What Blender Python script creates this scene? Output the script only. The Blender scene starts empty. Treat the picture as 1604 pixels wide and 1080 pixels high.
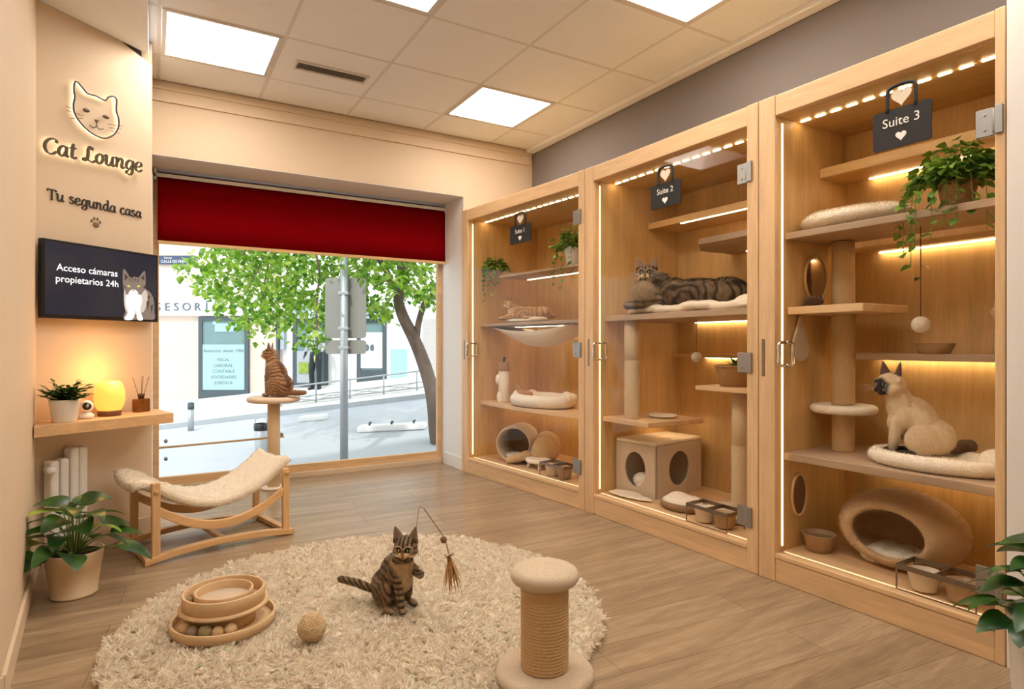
import bpy, bmesh, math, random
import numpy as np
from mathutils import Vector, Matrix, Euler
PI = math.pi
random.seed(7)
rng = np.random.default_rng(11)
scene = bpy.context.scene
col = scene.collection

# ------------------------------------------------------------------ camera
FPX = 957.0                      # focal length in pixels for a 1604 px wide frame
YAW = math.radians(30.5)
cam_d = bpy.data.cameras.new('camera')
cam = bpy.data.objects.new('camera', cam_d)
col.objects.link(cam)
cam.location = (0, 0, 1.25)
cam.rotation_euler = (PI/2, 0, -YAW)
cam_d.sensor_width = 36.0
cam_d.lens = FPX/1604*36.0
cam_d.clip_start = 0.02
cam_d.clip_end = 200
scene.camera = cam

# ------------------------------------------------------------------ world, sun, exposure
world = bpy.data.worlds.new('sky')
scene.world = world
world.use_nodes = True
wn = world.node_tree
bg = wn.nodes['Background']
bg.inputs[0].default_value = (0.86, 0.93, 1.0, 1)
bg.inputs[1].default_value = 1.5
sun_d = bpy.data.lights.new('sun', 'SUN')
sun_d.energy = 1.3
sun_d.angle = math.radians(3)
sun_d.color = (1.0, 0.97, 0.92)
sun = bpy.data.objects.new('sun', sun_d)
col.objects.link(sun)
sun.rotation_euler = (math.radians(42), 0, -YAW-math.radians(12))
vs = scene.view_settings
scene.display_settings.display_device = 'sRGB'
vs.view_transform = 'Standard'
vs.look = 'None'
vs.exposure = 0.57
vs.gamma = 1.0
scene.cycles.use_denoising = True
scene.cycles.max_bounces = 8
scene.cycles.diffuse_bounces = 4
scene.cycles.transparent_max_bounces = 16
scene.cycles.sample_clamp_indirect = 6.0
scene.cycles.caustics_reflective = False
scene.cycles.caustics_refractive = False
PANEL_E = 11.0       # ceiling light panels
LED_E = 14.0        # warm led strips in the suites
WARM = (1.0, 0.75, 0.42)

# ------------------------------------------------------------------ materials
def lin(r, g, b):
    f = lambda c: (c/255/12.92) if c/255 <= 0.04045 else ((c/255+0.055)/1.055)**2.4
    return (f(r), f(g), f(b), 1.0)
def newmat(name):
    m = bpy.data.materials.new(name)
    m.use_nodes = True
    nt = m.node_tree
    return m, nt, nt.nodes['Principled BSDF']
def noise_nodes(nt, scale, detail=3, mapping=None, coord='Object'):
    tc = nt.nodes.new('ShaderNodeTexCoord')
    mp = nt.nodes.new('ShaderNodeMapping')
    nt.links.new(tc.outputs[coord], mp.inputs[0])
    if mapping: mp.inputs['Scale'].default_value = mapping
    n = nt.nodes.new('ShaderNodeTexNoise')
    n.inputs['Scale'].default_value = scale
    n.inputs['Detail'].default_value = detail
    nt.links.new(mp.outputs[0], n.inputs['Vector'])
    return n
def mat(name, c, rough=0.6, metal=0.0, var=0.12, vscale=6, bump=0.0, bscale=80, sheen=0.0, emit=None, es=0.0,
        mapping=None, spec=0.5, trans=0.0):
    """a plain surface with a little procedural colour variation and bump"""
    m, nt, p = newmat(name)
    p.inputs['Roughness'].default_value = rough
    p.inputs['Metallic'].default_value = metal
    p.inputs['Specular IOR Level'].default_value = spec
    if sheen: p.inputs['Sheen Weight'].default_value = sheen
    if trans: p.inputs['Transmission Weight'].default_value = trans
    n = noise_nodes(nt, vscale, 3, mapping)
    r = nt.nodes.new('ShaderNodeMix'); r.data_type = 'RGBA'
    r.inputs[6].default_value = tuple(max(0, x*(1-var)) for x in c[:3])+(1,)
    r.inputs[7].default_value = tuple(min(1, x*(1+var)) for x in c[:3])+(1,)
    nt.links.new(n.outputs[0], r.inputs[0])
    nt.links.new(r.outputs[2], p.inputs['Base Color'])
    if bump:
        b = nt.nodes.new('ShaderNodeBump'); b.inputs['Strength'].default_value = bump
        b.inputs['Distance'].default_value = 0.01
        n2 = noise_nodes(nt, bscale, 4)
        nt.links.new(n2.outputs[0], b.inputs['Height'])
        nt.links.new(b.outputs[0], p.inputs['Normal'])
    if emit:
        p.inputs['Emission Color'].default_value = tuple(emit[:3])+(1,)
        p.inputs['Emission Strength'].default_value = es
    return m
def wood(name, c, axis='z', rough=0.5, contrast=0.22):
    """oak like grain running along one axis"""
    m, nt, p = newmat(name)
    st = {'x': (0.6, 7, 7), 'y': (7, 0.6, 7), 'z': (7, 7, 0.6)}[axis]
    n1 = noise_nodes(nt, 2.2, 6, st)
    n2 = noise_nodes(nt, 11, 3, st)
    n1.inputs['Distortion'].default_value = 0.6
    ad = nt.nodes.new('ShaderNodeMath'); ad.operation = 'MULTIPLY_ADD'
    ad.inputs[1].default_value = 0.4
    nt.links.new(n2.outputs[0], ad.inputs[0]); 
    sc_ = nt.nodes.new('ShaderNodeMath'); sc_.operation = 'MULTIPLY'; sc_.inputs[1].default_value = 0.65
    nt.links.new(n1.outputs[0], sc_.inputs[0]); nt.links.new(sc_.outputs[0], ad.inputs[2])
    cr = nt.nodes.new('ShaderNodeValToRGB')
    cr.color_ramp.elements[0].position = 0.3; cr.color_ramp.elements[1].position = 0.72
    cr.color_ramp.elements[0].color = tuple(x*(1-contrast) for x in c[:3])+(1,)
    cr.color_ramp.elements[1].color = tuple(min(1, x*(1+contrast*0.6)) for x in c[:3])+(1,)
    nt.links.new(ad.outputs[0], cr.inputs[0])
    nt.links.new(cr.outputs[0], p.inputs['Base Color'])
    p.inputs['Roughness'].default_value = rough
    b = nt.nodes.new('ShaderNodeBump'); b.inputs['Strength'].default_value = 0.12; b.inputs['Distance'].default_value = 0.004
    nt.links.new(ad.outputs[0], b.inputs['Height']); nt.links.new(b.outputs[0], p.inputs['Normal'])
    return m
def emis(name, c, s):
    m, nt, p = newmat(name)
    p.inputs['Base Color'].default_value = (0.8, 0.8, 0.8, 1)
    p.inputs['Emission Color'].default_value = tuple(c[:3])+(1,)
    p.inputs['Emission Strength'].default_value = s
    return m
def vcol(name, rough=0.8, sheen=0.2, spec=0.3, trans=0.0):
    m, nt, p = newmat(name)
    a = nt.nodes.new('ShaderNodeAttribute'); a.attribute_name = 'Col'
    n = noise_nodes(nt, 60, 3)
    mx = nt.nodes.new('ShaderNodeMix'); mx.data_type = 'RGBA'; mx.blend_type = 'MULTIPLY'
    mx.inputs[0].default_value = 0.12
    nt.links.new(a.outputs['Color'], mx.inputs[6]); nt.links.new(n.outputs[0], mx.inputs[7])
    nt.links.new(mx.outputs[2], p.inputs['Base Color'])
    p.inputs['Roughness'].default_value = rough
    p.inputs['Sheen Weight'].default_value = sheen
    p.inputs['Specular IOR Level'].default_value = spec
    if trans:
        tl = nt.nodes.new('ShaderNodeBsdfTranslucent'); nt.links.new(mx.outputs[2], tl.inputs[0])
        ms = nt.nodes.new('ShaderNodeMixShader'); ms.inputs[0].default_value = trans
        nt.links.new(p.outputs[0], ms.inputs[1]); nt.links.new(tl.outputs[0], ms.inputs[2])
        nt.links.new(ms.outputs[0], nt.nodes['Material Output'].inputs[0])
    return m
def glass_thin(name, tint=(1, 1, 1), f=1.0, rough=0.0):
    """thin pane: see-through, with Fresnel reflections"""
    m = bpy.data.materials.new(name); m.use_nodes = True
    nt = m.node_tree; nt.nodes.clear()
    out = nt.nodes.new('ShaderNodeOutputMaterial')
    t = nt.nodes.new('ShaderNodeBsdfTransparent'); t.inputs[0].default_value = tuple(tint)+(1,)
    g = nt.nodes.new('ShaderNodeBsdfGlossy'); g.inputs['Roughness'].default_value = rough
    fr = nt.nodes.new('ShaderNodeFresnel'); fr.inputs[0].default_value = 1.45
    ml = nt.nodes.new('ShaderNodeMath'); ml.operation = 'MULTIPLY'; ml.inputs[1].default_value = f
    mx = nt.nodes.new('ShaderNodeMixShader')
    nt.links.new(fr.outputs[0], ml.inputs[0]); nt.links.new(ml.outputs[0], mx.inputs[0])
    nt.links.new(t.outputs[0], mx.inputs[1]); nt.links.new(g.outputs[0], mx.inputs[2])
    nt.links.new(mx.outputs[0], out.inputs[0])
    return m
def leafmat(name, c1, c2, trans=0.3, rough=0.4):
    m, nt, p = newmat(name)
    n = noise_nodes(nt, 9, 2)
    r = nt.nodes.new('ShaderNodeMix'); r.data_type = 'RGBA'
    r.inputs[6].default_value = c1; r.inputs[7].default_value = c2
    cr = nt.nodes.new('ShaderNodeMapRange'); cr.inputs[1].default_value = 0.35; cr.inputs[2].default_value = 0.65
    nt.links.new(n.outputs[0], cr.inputs[0]); nt.links.new(cr.outputs[0], r.inputs[0])
    nt.links.new(r.outputs[2], p.inputs['Base Color'])
    p.inputs['Roughness'].default_value = rough
    tl = nt.nodes.new('ShaderNodeBsdfTranslucent')
    nt.links.new(r.outputs[2], tl.inputs[0])
    mx = nt.nodes.new('ShaderNodeMixShader'); mx.inputs[0].default_value = trans
    nt.links.new(p.outputs[0], mx.inputs[1]); nt.links.new(tl.outputs[0], mx.inputs[2])
    nt.links.new(mx.outputs[0], nt.nodes['Material Output'].inputs[0])
    return m

OAK = lin(222, 184, 138)
M = {}
M['oak_z'] = wood('oak_vertical', OAK, 'z')
M['oak_x'] = wood('oak_lengthways', OAK, 'x')
M['oak_y'] = wood('oak_depthways', OAK, 'y')
M['oak_grey'] = wood('greyed_oak_edge', lin(178, 150, 122), 'x')
M['pine'] = wood('honey_pine', lin(214, 175, 116), 'z', 0.45)
M['pine_x'] = wood('honey_pine_lengthways', lin(214, 175, 116), 'x', 0.45)
M['wall'] = mat('warm_cream_paint', lin(216, 194, 166), 0.75, var=0.03, vscale=2, bump=0.05, bscale=120)
M['white_wall'] = mat('white_paint', lin(232, 228, 222), 0.7, var=0.02, vscale=2, bump=0.04, bscale=120)
M['grey_wall'] = mat('slate_grey_paint', lin(122, 115, 112), 0.8, var=0.04, vscale=2)
M['ceil'] = mat('ceiling_tile', lin(236, 237, 240), 0.85, var=0.02, vscale=5, bump=0.12, bscale=260)
M['rail'] = mat('ceiling_rail', lin(216, 212, 208), 0.6, var=0.02)
M['dark'] = mat('dark_backing', lin(38, 32, 28), 0.9)
M['red'] = mat('red_blind_fabric', lin(118, 0, 6), 1.0, var=0.06, vscale=30, spec=0.05)
M['white_plastic'] = mat('white_plastic', lin(235, 232, 226), 0.35, var=0.02)
M['beige_plastic'] = mat('beige_planter', lin(222, 196, 160), 0.45, var=0.03)
M['black'] = mat('black_plastic', lin(18, 18, 20), 0.3, var=0.05)
M['black_matte'] = mat('black_board', lin(30, 26, 24), 0.7, var=0.05)
M['steel'] = mat('brushed_steel', lin(158, 157, 154), 0.42, metal=1.0, var=0.05, vscale=40)
M['dark_steel'] = mat('dark_steel', lin(140, 126, 112), 0.35, metal=0.9, var=0.1, vscale=40)
M['chrome'] = mat('chrome', lin(220, 218, 214), 0.1, metal=1.0, var=0.02)
M['glass'] = glass_thin('cabinet_glass', (0.985, 0.985, 0.98), 0.028)
M['window_glass'] = glass_thin('window_glass', (0.98, 0.99, 0.99), 0.3)
M['soil'] = mat('potting_soil', lin(52, 36, 26), 0.95, var=0.4, vscale=60, bump=0.8, bscale=120)
M['leaf'] = leafmat('green_leaf', lin(70, 116, 38), lin(140, 172, 66))
M['leaf_dark'] = leafmat('deep_green_leaf', lin(30, 66, 28), lin(66, 108, 44), 0.18, 0.3)
M['leaf_lime'] = leafmat('lime_leaf', lin(150, 186, 62), lin(196, 214, 100), 0.35)
M['leaf_tree'] = leafmat('sunlit_leaf', lin(62, 118, 26), lin(160, 198, 62), 0.5)
M['stem'] = mat('plant_stem', lin(110, 140, 66), 0.6)
M['bark'] = mat('tree_bark', lin(112, 96, 84), 0.9, var=0.35, vscale=14, bump=0.6, bscale=30, mapping=(1, 1, 0.3))
M['plush'] = mat('cream_plush', lin(246, 234, 214), 0.95, var=0.08, vscale=40, bump=0.7, bscale=90, sheen=0.4)
M['plush_tan'] = mat('tan_plush', lin(206, 172, 128), 0.95, var=0.1, vscale=40, bump=0.7, bscale=110, sheen=0.4)
M['felt'] = mat('beige_felt', lin(204, 184, 158), 0.95, var=0.06, vscale=60, bump=0.35, bscale=200, sheen=0.3)
M['felt_dark'] = mat('dark_felt_lining_shade', lin(150, 120, 88), 0.95, var=0.1, vscale=60, bump=0.3, bscale=200)  # darker felt: colour of the bed tray, painted shade inside the tunnel
M['fabric'] = mat('cream_cotton', lin(228, 212, 190), 0.9, var=0.05, vscale=20, bump=0.15, bscale=300)
M['sisal'] = mat('sisal_rope', lin(214, 180, 134), 0.9, var=0.2, vscale=120, bump=0.5, bscale=260)
M['sisal_light'] = mat('pale_sisal_rope', lin(220, 194, 156), 0.9, var=0.15, vscale=120, bump=0.5, bscale=260)
M['ceramic'] = mat('cream_ceramic', lin(226, 210, 188), 0.25, var=0.02)
M['ceramic_tan'] = mat('tan_ceramic', lin(176, 146, 112), 0.35, var=0.06)
M['ply'] = wood('birch_ply', lin(216, 182, 140), 'x', 0.5, 0.15)
M['basket'] = mat('woven_basket', lin(176, 134, 88), 0.85, var=0.3, vscale=70, bump=0.8, bscale=120, mapping=(1, 1, 3))
M['amber'] = mat('amber_glass', lin(150, 96, 40), 0.08, var=0.02, trans=0.55)
M['vcol'] = vcol('fur_coat')
M['pile'] = vcol('fleece_pile', .9, .3, .2, .4)
M['ear'] = mat('ear_skin', lin(190, 140, 120), 0.8)
M['led'] = emis('warm_led_strip', WARM, LED_E)
M['led_top'] = emis('warm_led_dots', (1.0, 0.78, 0.46), LED_E*1.2)
M['led_side'] = emis('warm_led_side_strip', (1.0, 0.66, 0.32), LED_E*.15)
M['led_low'] = emis('warm_led_floor_strip', (1.0, 0.62, 0.28), 0.9)
M['panel'] = emis('light_panel_diffuser', (1.0, 0.92, 0.82), PANEL_E)
M['halo'] = emis('sign_backlight', (1.0, 0.84, 0.58), 4.5)
M['white_ink'] = mat('white_ink', lin(240, 236, 228), 0.6, var=0.01)
M['bronze'] = mat('dark_bronze_lettering', lin(84, 66, 48), 0.45, metal=0.3, var=0.06)
M['dark_ink'] = mat('dark_brown_lettering', lin(46, 34, 26), 0.6, var=0.03)
M['whisker'] = mat('whisker', lin(235, 228, 215), 0.5)
M['twig'] = mat('wood_twig', lin(120, 88, 58), 0.8)

# ------------------------------------------------------------------ mesh building kit
class MB:
    """collects shapes; every shape is transformed by self.M"""
    def __init__(s): s.v = []; s.f = []; s.mi = []; s.sm = []; s.M = Matrix.Identity(4)
    def at(s, loc=(0, 0, 0), rot=(0, 0, 0), sc=(1, 1, 1)):
        s.M = Matrix.LocRotScale(Vector(loc), Euler(rot), Vector(sc)); return s
    def add(s, vs_, fs, mi=0, sm=False):
        o = len(s.v)
        s.v += [tuple(s.M @ Vector(v)) for v in vs_]
        s.f += [tuple(i+o for i in f) for f in fs]
        s.mi += [mi]*len(fs); s.sm += [sm]*len(fs); return s
    def box(s, x0, x1, y0, y1, z0, z1, mi=0):
        vs_ = [(x, y, z) for z in (z0, z1) for x, y in ((x0, y0), (x1, y0), (x1, y1), (x0, y1))]
        return s.add(vs_, [(3, 2, 1, 0), (4, 5, 6, 7), (0, 1, 5, 4), (1, 2, 6, 5), (2, 3, 7, 6), (3, 0, 4, 7)], mi)
    def prism(s, poly, z0, z1, mi=0, sm=False):
        n = len(poly)
        vs_ = [(x, y, z0) for x, y in poly]+[(x, y, z1) for x, y in poly]
        fs = [tuple(range(n-1, -1, -1)), tuple(range(n, 2*n))]
        s.add(vs_, fs, mi, False)
        o = len(s.v)-2*n
        for i in range(n):
            j = (i+1) % n
            s.f.append((o+i, o+j, o+n+j, o+n+i)); s.mi.append(mi); s.sm.append(sm)
        return s
    def lathe(s, prof, n=32, mi=0, sm=True, rx=1.0, ry=1.0, cap=True):
        vs_ = []; fs = []
        for r, z in prof:
            for k in range(n):
                a = 2*PI*k/n; vs_.append((r*math.cos(a)*rx, r*math.sin(a)*ry, z))
        for i in range(len(prof)-1):
            for k in range(n):
                k2 = (k+1) % n; fs.append((i*n+k, i*n+k2, (i+1)*n+k2, (i+1)*n+k))
        if cap:
            if prof[0][0] > 1e-5: fs.append(tuple(range(n-1, -1, -1)))
            if prof[-1][0] > 1e-5: fs.append(tuple((len(prof)-1)*n+k for k in range(n)))
        return s.add(vs_, fs, mi, sm)
    def tube(s, pts, r, n=8, mi=0, cap=True, sm=True, closed=False):
        pts = [Vector(p) for p in pts]; m = len(pts)
        rs = r if isinstance(r, (list, tuple)) else [r]*m
        vs_ = []; fs = []; prev = None
        for i, p in enumerate(pts):
            if closed: t = pts[(i+1) % m]-pts[i-1]
            else: t = pts[min(i+1, m-1)]-pts[max(i-1, 0)]
            if t.length < 1e-9: t = Vector((0, 0, 1))
            t.normalize()
            if prev is None:
                a = t.cross(Vector((0, 0, 1)))
                if a.length < 0.1: a = t.cross(Vector((1, 0, 0)))
                a.normalize()
            else:
                a = prev-t*prev.dot(t)
                if a.length < 1e-6: a = t.orthogonal()
                a.normalize()
            prev = a; b = t.cross(a)
            for k in range(n):
                q = 2*PI*k/n; vs_.append(tuple(p+(a*math.cos(q)+b*math.sin(q))*rs[i]))
        R_ = m if closed else m-1
        for i in range(R_):
            j = (i+1) % m
            for k in range(n):
                k2 = (k+1) % n; fs.append((i*n+k, i*n+k2, j*n+k2, j*n+k))
        if cap and not closed: fs += [tuple(range(n-1, -1, -1)), tuple((m-1)*n+k for k in range(n))]
        return s.add(vs_, fs, mi, sm)
    def ball(s, c, r, n=20, m=12, mi=0, R=None):
        r = r if isinstance(r, (list, tuple)) else (r, r, r)
        R = R or Matrix.Identity(3); c = Vector(c)
        vs_ = [tuple(c+R @ Vector((0, 0, -r[2])))]
        for i in range(1, m):
            t = PI*i/m
            for k in range(n):
                a = 2*PI*k/n
                vs_.append(tuple(c+R @ Vector((r[0]*math.sin(t)*math.cos(a), r[1]*math.sin(t)*math.sin(a), -r[2]*math.cos(t)))))
        vs_.append(tuple(c+R @ Vector((0, 0, r[2]))))
        fs = [(0, 1+(k+1) % n, 1+k) for k in range(n)]
        for i in range(m-2):
            for k in range(n):
                k2 = (k+1) % n; fs.append((1+i*n+k, 1+i*n+k2, 1+(i+1)*n+k2, 1+(i+1)*n+k))
        L = len(vs_)-1
        fs += [(L, 1+(m-2)*n+k, 1+(m-2)*n+(k+1) % n) for k in range(n)]
        return s.add(vs_, fs, mi, True)
    def build(s, name, m, parent=None, bevel=0.0, seg=2, subs=0, solid=0.0):
        me = bpy.data.meshes.new(name)
        me.from_pydata(s.v, [], s.f)
        for x in (m if isinstance(m, (list, tuple)) else [m]): me.materials.append(M[x] if isinstance(x, str) else x)
        me.polygons.foreach_set('material_index', s.mi)
        me.polygons.foreach_set('use_smooth', s.sm)
        me.update()
        o = bpy.data.objects.new(name, me); col.objects.link(o)
        if parent: o.parent = parent
        if solid:
            d = o.modifiers.new('thickness', 'SOLIDIFY'); d.thickness = solid; d.offset = 0
        if subs:
            d = o.modifiers.new('smooth', 'SUBSURF'); d.levels = subs; d.render_levels = subs
        if bevel:
            d = o.modifiers.new('edges', 'BEVEL'); d.width = bevel; d.segments = seg; d.limit_method = 'ANGLE'
        return o
def tag(o, label=None, cat=None, group=None, kind=None):
    if label: o['label'] = label
    if cat: o['category'] = cat
    if group: o['group'] = group
    if kind: o['kind'] = kind
    return o
def thing(name, label, cat, loc=(0, 0, 0), rz=0.0, group=None):
    o = bpy.data.objects.new(name, None); col.objects.link(o)
    o.empty_display_size = 0.05
    o.location = loc; o.rotation_euler = (0, 0, rz)
    return tag(o, label, cat, group)
def struct(name, mb, m, bevel=0.0):
    return tag(mb.build(name, m, bevel=bevel), kind='structure')
def kids(o): return list(o.children)
def copy_tree(o, parent=None):
    c = o.copy(); col.objects.link(c)
    if parent: c.parent = parent
    for ch in kids(o): copy_tree(ch, c)
    return c

class Frame:
    """a vertical face in the room: s runs along it, w goes into it, z up"""
    def __init__(f, a, b):
        f.a = Vector((a[0], a[1], 0)); v = Vector((b[0], b[1], 0))-f.a
        f.L = v.length; f.u = v.normalized(); f.n = Vector((-f.u.y, f.u.x, 0)); f.rz = math.atan2(f.u.y, f.u.x)
    def W(f, s, w, z): return f.a+f.u*s+f.n*w+Vector((0, 0, z))
    def thing(f, name, label, cat, s, w, z, rz=0.0, group=None): return thing(name, label, cat, f.W(s, w, z), f.rz+rz, group)

def catmull(pts, k=6, closed=False):
    P = [Vector(p) for p in pts]; out = []; n = len(P)
    rg = range(n if closed else n-1)
    for i in rg:
        p0 = P[(i-1) % n] if (closed or i > 0) else P[0]*2-P[1]
        p1 = P[i]; p2 = P[(i+1) % n]
        p3 = P[(i+2) % n] if (closed or i+2 < n) else P[-1]*2-P[-2]
        for j in range(k):
            t = j/k
            out.append(0.5*((2*p1)+(p2-p0)*t+(2*p0-5*p1+4*p2-p3)*t*t+(3*p1-p0-3*p2+p3)*t**3))
    if not closed: out.append(P[-1])
    return out

def text_into(mb, txt, size, M4, ext=0.002, mi=0, spacing=1.0, align='CENTER', line=1.0):
    cu = bpy.data.curves.new('t', 'FONT'); cu.body = txt; cu.size = size; cu.extrude = ext
    cu.align_x = align; cu.align_y = 'CENTER'; cu.space_character = spacing; cu.space_line = line
    cu.resolution_u = 3
    o = bpy.data.objects.new('t', cu); col.objects.link(o)
    dg = bpy.context.evaluated_depsgraph_get(); dg.update()
    me = o.evaluated_get(dg).to_mesh()
    vs_ = [tuple(M4 @ v.co) for v in me.vertices]; fs = [tuple(p.vertices) for p in me.polygons]
    mb.add(vs_, fs, mi)
    o.evaluated_get(dg).to_mesh_clear()
    bpy.data.objects.remove(o); bpy.data.curves.remove(cu)
UPRIGHT = Matrix(((1, 0, 0, 0), (0, 0, -1, 0), (0, 1, 0, 0), (0, 0, 0, 1)))   # text plane xy -> wall plane xz, facing -y
def onwall(x, y, z, rot=0.0): return Matrix.Translation((x, y, z)) @ UPRIGHT @ Matrix.Rotation(rot, 4, 'Z')

def heart(n=24, s=1.0):
    P = []
    for k in range(n):
        t = 2*PI*k/n
        P.append((s*0.5*math.sin(t)**3*1.0, s*0.5*(13*math.cos(t)-5*math.cos(2*t)-2*math.cos(3*t)-math.cos(4*t))/16))
    return P
def xz_prism(mb, poly, x, z, y0, y1, mi=0):
    """polygon drawn in the xz plane, thick from y0 to y1 (y0 is the front)"""
    n = len(poly)
    vs_ = [(x+a, y0, z+b) for a, b in poly]+[(x+a, y1, z+b) for a, b in poly]
    fs = [tuple(range(n)), tuple(range(2*n-1, n-1, -1))]+[(i, i+n, (i+1) % n+n, (i+1) % n) for i in range(n)]
    mb.add(vs_, fs, mi)
def rrect(w, h, r, k=4):
    P = []
    for cx, cy, a0 in ((w/2-r, h/2-r, 0), (-w/2+r, h/2-r, 90), (-w/2+r, -h/2+r, 180), (w/2-r, -h/2+r, 270)):
        for j in range(k+1):
            a = math.radians(a0+90*j/k); P.append((cx+r*math.cos(a), cy+r*math.sin(a)))
    return P

# ------------------------------------------------------------------ soft bodies: blobs fused into one skin
def fuse(blobs, voxel=0.006, smooth=6, fac=0.5):
    """blobs: ('e', centre, radii, euler_deg, tag) or ('c', p0, r0, p1, r1, tag); returns one mesh"""
    mb = MB()
    for b in blobs:
        if b[0] == 'e':
            R = Euler([math.radians(a) for a in b[3]]).to_matrix() if b[3] else None
            mb.ball(b[1], tuple(b[2]), 20, 14, R=R)
        elif b[0] == 'c':
            p0, p1 = Vector(b[1]), Vector(b[3]); r0, r1 = b[2], b[4]
            d = (p1-p0); L = max(d.length, 1e-4); d = d/L
            pts = []; rs = []
            for k in range(1, 6):
                a = PI/2*(1-k/6); pts.append(p0-d*r0*math.sin(a)); rs.append(r0*math.cos(a))
            for k in range(5): pts.append(p0+d*L*k/4); rs.append(r0+(r1-r0)*k/4)
            for k in range(1, 6):
                a = PI/2*k/6; pts.append(p1+d*r1*math.sin(a)); rs.append(r1*math.cos(a))
            mb.tube(pts, rs, 16)
        elif b[0] == 'm': mb.v_off = len(mb.v); mb.add(b[1], b[2])
    me = bpy.data.meshes.new('tmp'); me.from_pydata(mb.v, [], mb.f); me.update()
    o = bpy.data.objects.new('tmp', me); col.objects.link(o)
    r = o.modifiers.new('r', 'REMESH'); r.mode = 'VOXEL'; r.voxel_size = voxel; r.use_smooth_shade = True
    if smooth:
        s = o.modifiers.new('s', 'SMOOTH'); s.iterations = smooth; s.factor = fac
    dg = bpy.context.evaluated_depsgraph_get(); dg.update()
    res = bpy.data.meshes.new_from_object(o.evaluated_get(dg))
    bpy.data.objects.remove(o)
    res.polygons.foreach_set('use_smooth', [True]*len(res.polygons))
    return res
def mesh_obj(name, me, m, parent=None):
    me.materials.clear(); me.materials.append(M[m] if isinstance(m, str) else m)
    o = bpy.data.objects.new(name, me); col.objects.link(o); me.name = name
    if parent: o.parent = parent
    return o
def np_verts(me):
    a = np.empty(len(me.vertices)*3); me.vertices.foreach_get('co', a); return a.reshape(-1, 3)
def np_norms(me):
    a = np.empty(len(me.vertices)*3); me.vertices.foreach_get('normal', a); return a.reshape(-1, 3)
def set_col(me, C):
    at = me.color_attributes.new('Col', 'FLOAT_COLOR', 'POINT')
    c4 = np.ones((len(C), 4)); c4[:, :3] = np.clip(C, 0, 1)
    at.data.foreach_set('color', c4.ravel())
def strands(name, roots, dirs, length, width, colors, m, parent=None, segs=3, droop=0.0, curl=0.0, tip=0.15, bendv=None):
    """many tapered ribbons in one mesh (fur, pile); all arrays, one row per strand"""
    N = len(roots); length = np.broadcast_to(length, (N,)); width = np.broadcast_to(width, (N,))
    dirs = dirs/np.linalg.norm(dirs, axis=1, keepdims=True)
    rv = rng.normal(size=(N, 3)); side = np.cross(dirs, rv); side /= np.linalg.norm(side, axis=1, keepdims=True)+1e-9
    bend = np.cross(dirs, side)*curl*rng.normal(size=(N, 1))+np.array([0, 0, -1.0])*droop
    if bendv is not None: bend = bend+bendv
    V = np.empty((N, (segs+1)*2, 3))
    for k in range(segs+1):
        t = k/segs
        c = roots+dirs*(length*t)[:, None]+bend*(length*t*t)[:, None]
        w = (width*(1-(1-tip)*t)*0.5)[:, None]
        V[:, 2*k] = c-side*w; V[:, 2*k+1] = c+side*w
    nv = (segs+1)*2
    base = (np.arange(N)*nv)[:, None, None]
    q = np.array([[2*k, 2*k+1, 2*k+3, 2*k+2] for k in range(segs)])[None]
    Fc = (base+q).reshape(-1, 4)
    me = bpy.data.meshes.new(name)
    me.vertices.add(N*nv); me.vertices.foreach_set('co', V.ravel())
    nf = len(Fc); me.loops.add(nf*4); me.loops.foreach_set('vertex_index', Fc.ravel().astype(np.int32))
    me.polygons.add(nf); me.polygons.foreach_set('loop_start', (np.arange(nf)*4).astype(np.int32))
    me.polygons.foreach_set('use_smooth', [True]*nf)
    me.update(calc_edges=True)
    if colors is not None: set_col(me, np.repeat(colors, nv, axis=0))
    return mesh_obj(name, me, m, parent)
def sample_surface(me, N):
    me.calc_loop_triangles()
    T = np.empty(len(me.loop_triangles)*3, dtype=np.int32); me.loop_triangles.foreach_get('vertices', T); T = T.reshape(-1, 3)
    V = np_verts(me); Nn = np_norms(me)
    a, b, c = V[T[:, 0]], V[T[:, 1]], V[T[:, 2]]
    ar = np.linalg.norm(np.cross(b-a, c-a), axis=1); idx = rng.choice(len(T), N, p=ar/ar.sum())
    r1 = np.sqrt(rng.random(N)); r2 = rng.random(N)
    w = np.stack([1-r1, r1*(1-r2), r1*r2], 1)
    P = (V[T[idx]]*w[:, :, None]).sum(1); Q = (Nn[T[idx]]*w[:, :, None]).sum(1)
    return P, Q/(np.linalg.norm(Q, axis=1, keepdims=True)+1e-9)
def wob(P, k, seed=0):
    """cheap smooth noise in -1..1"""
    x, y, z = P[:, 0]*k+seed, P[:, 1]*k+seed*1.7, P[:, 2]*k-seed
    return (np.sin(x+1.3*np.sin(y*1.1+.5))+np.sin(y*1.3+1.1*np.sin(z*.9))+np.sin(z*1.2+1.2*np.sin(x*1.4+2)))/3

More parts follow.
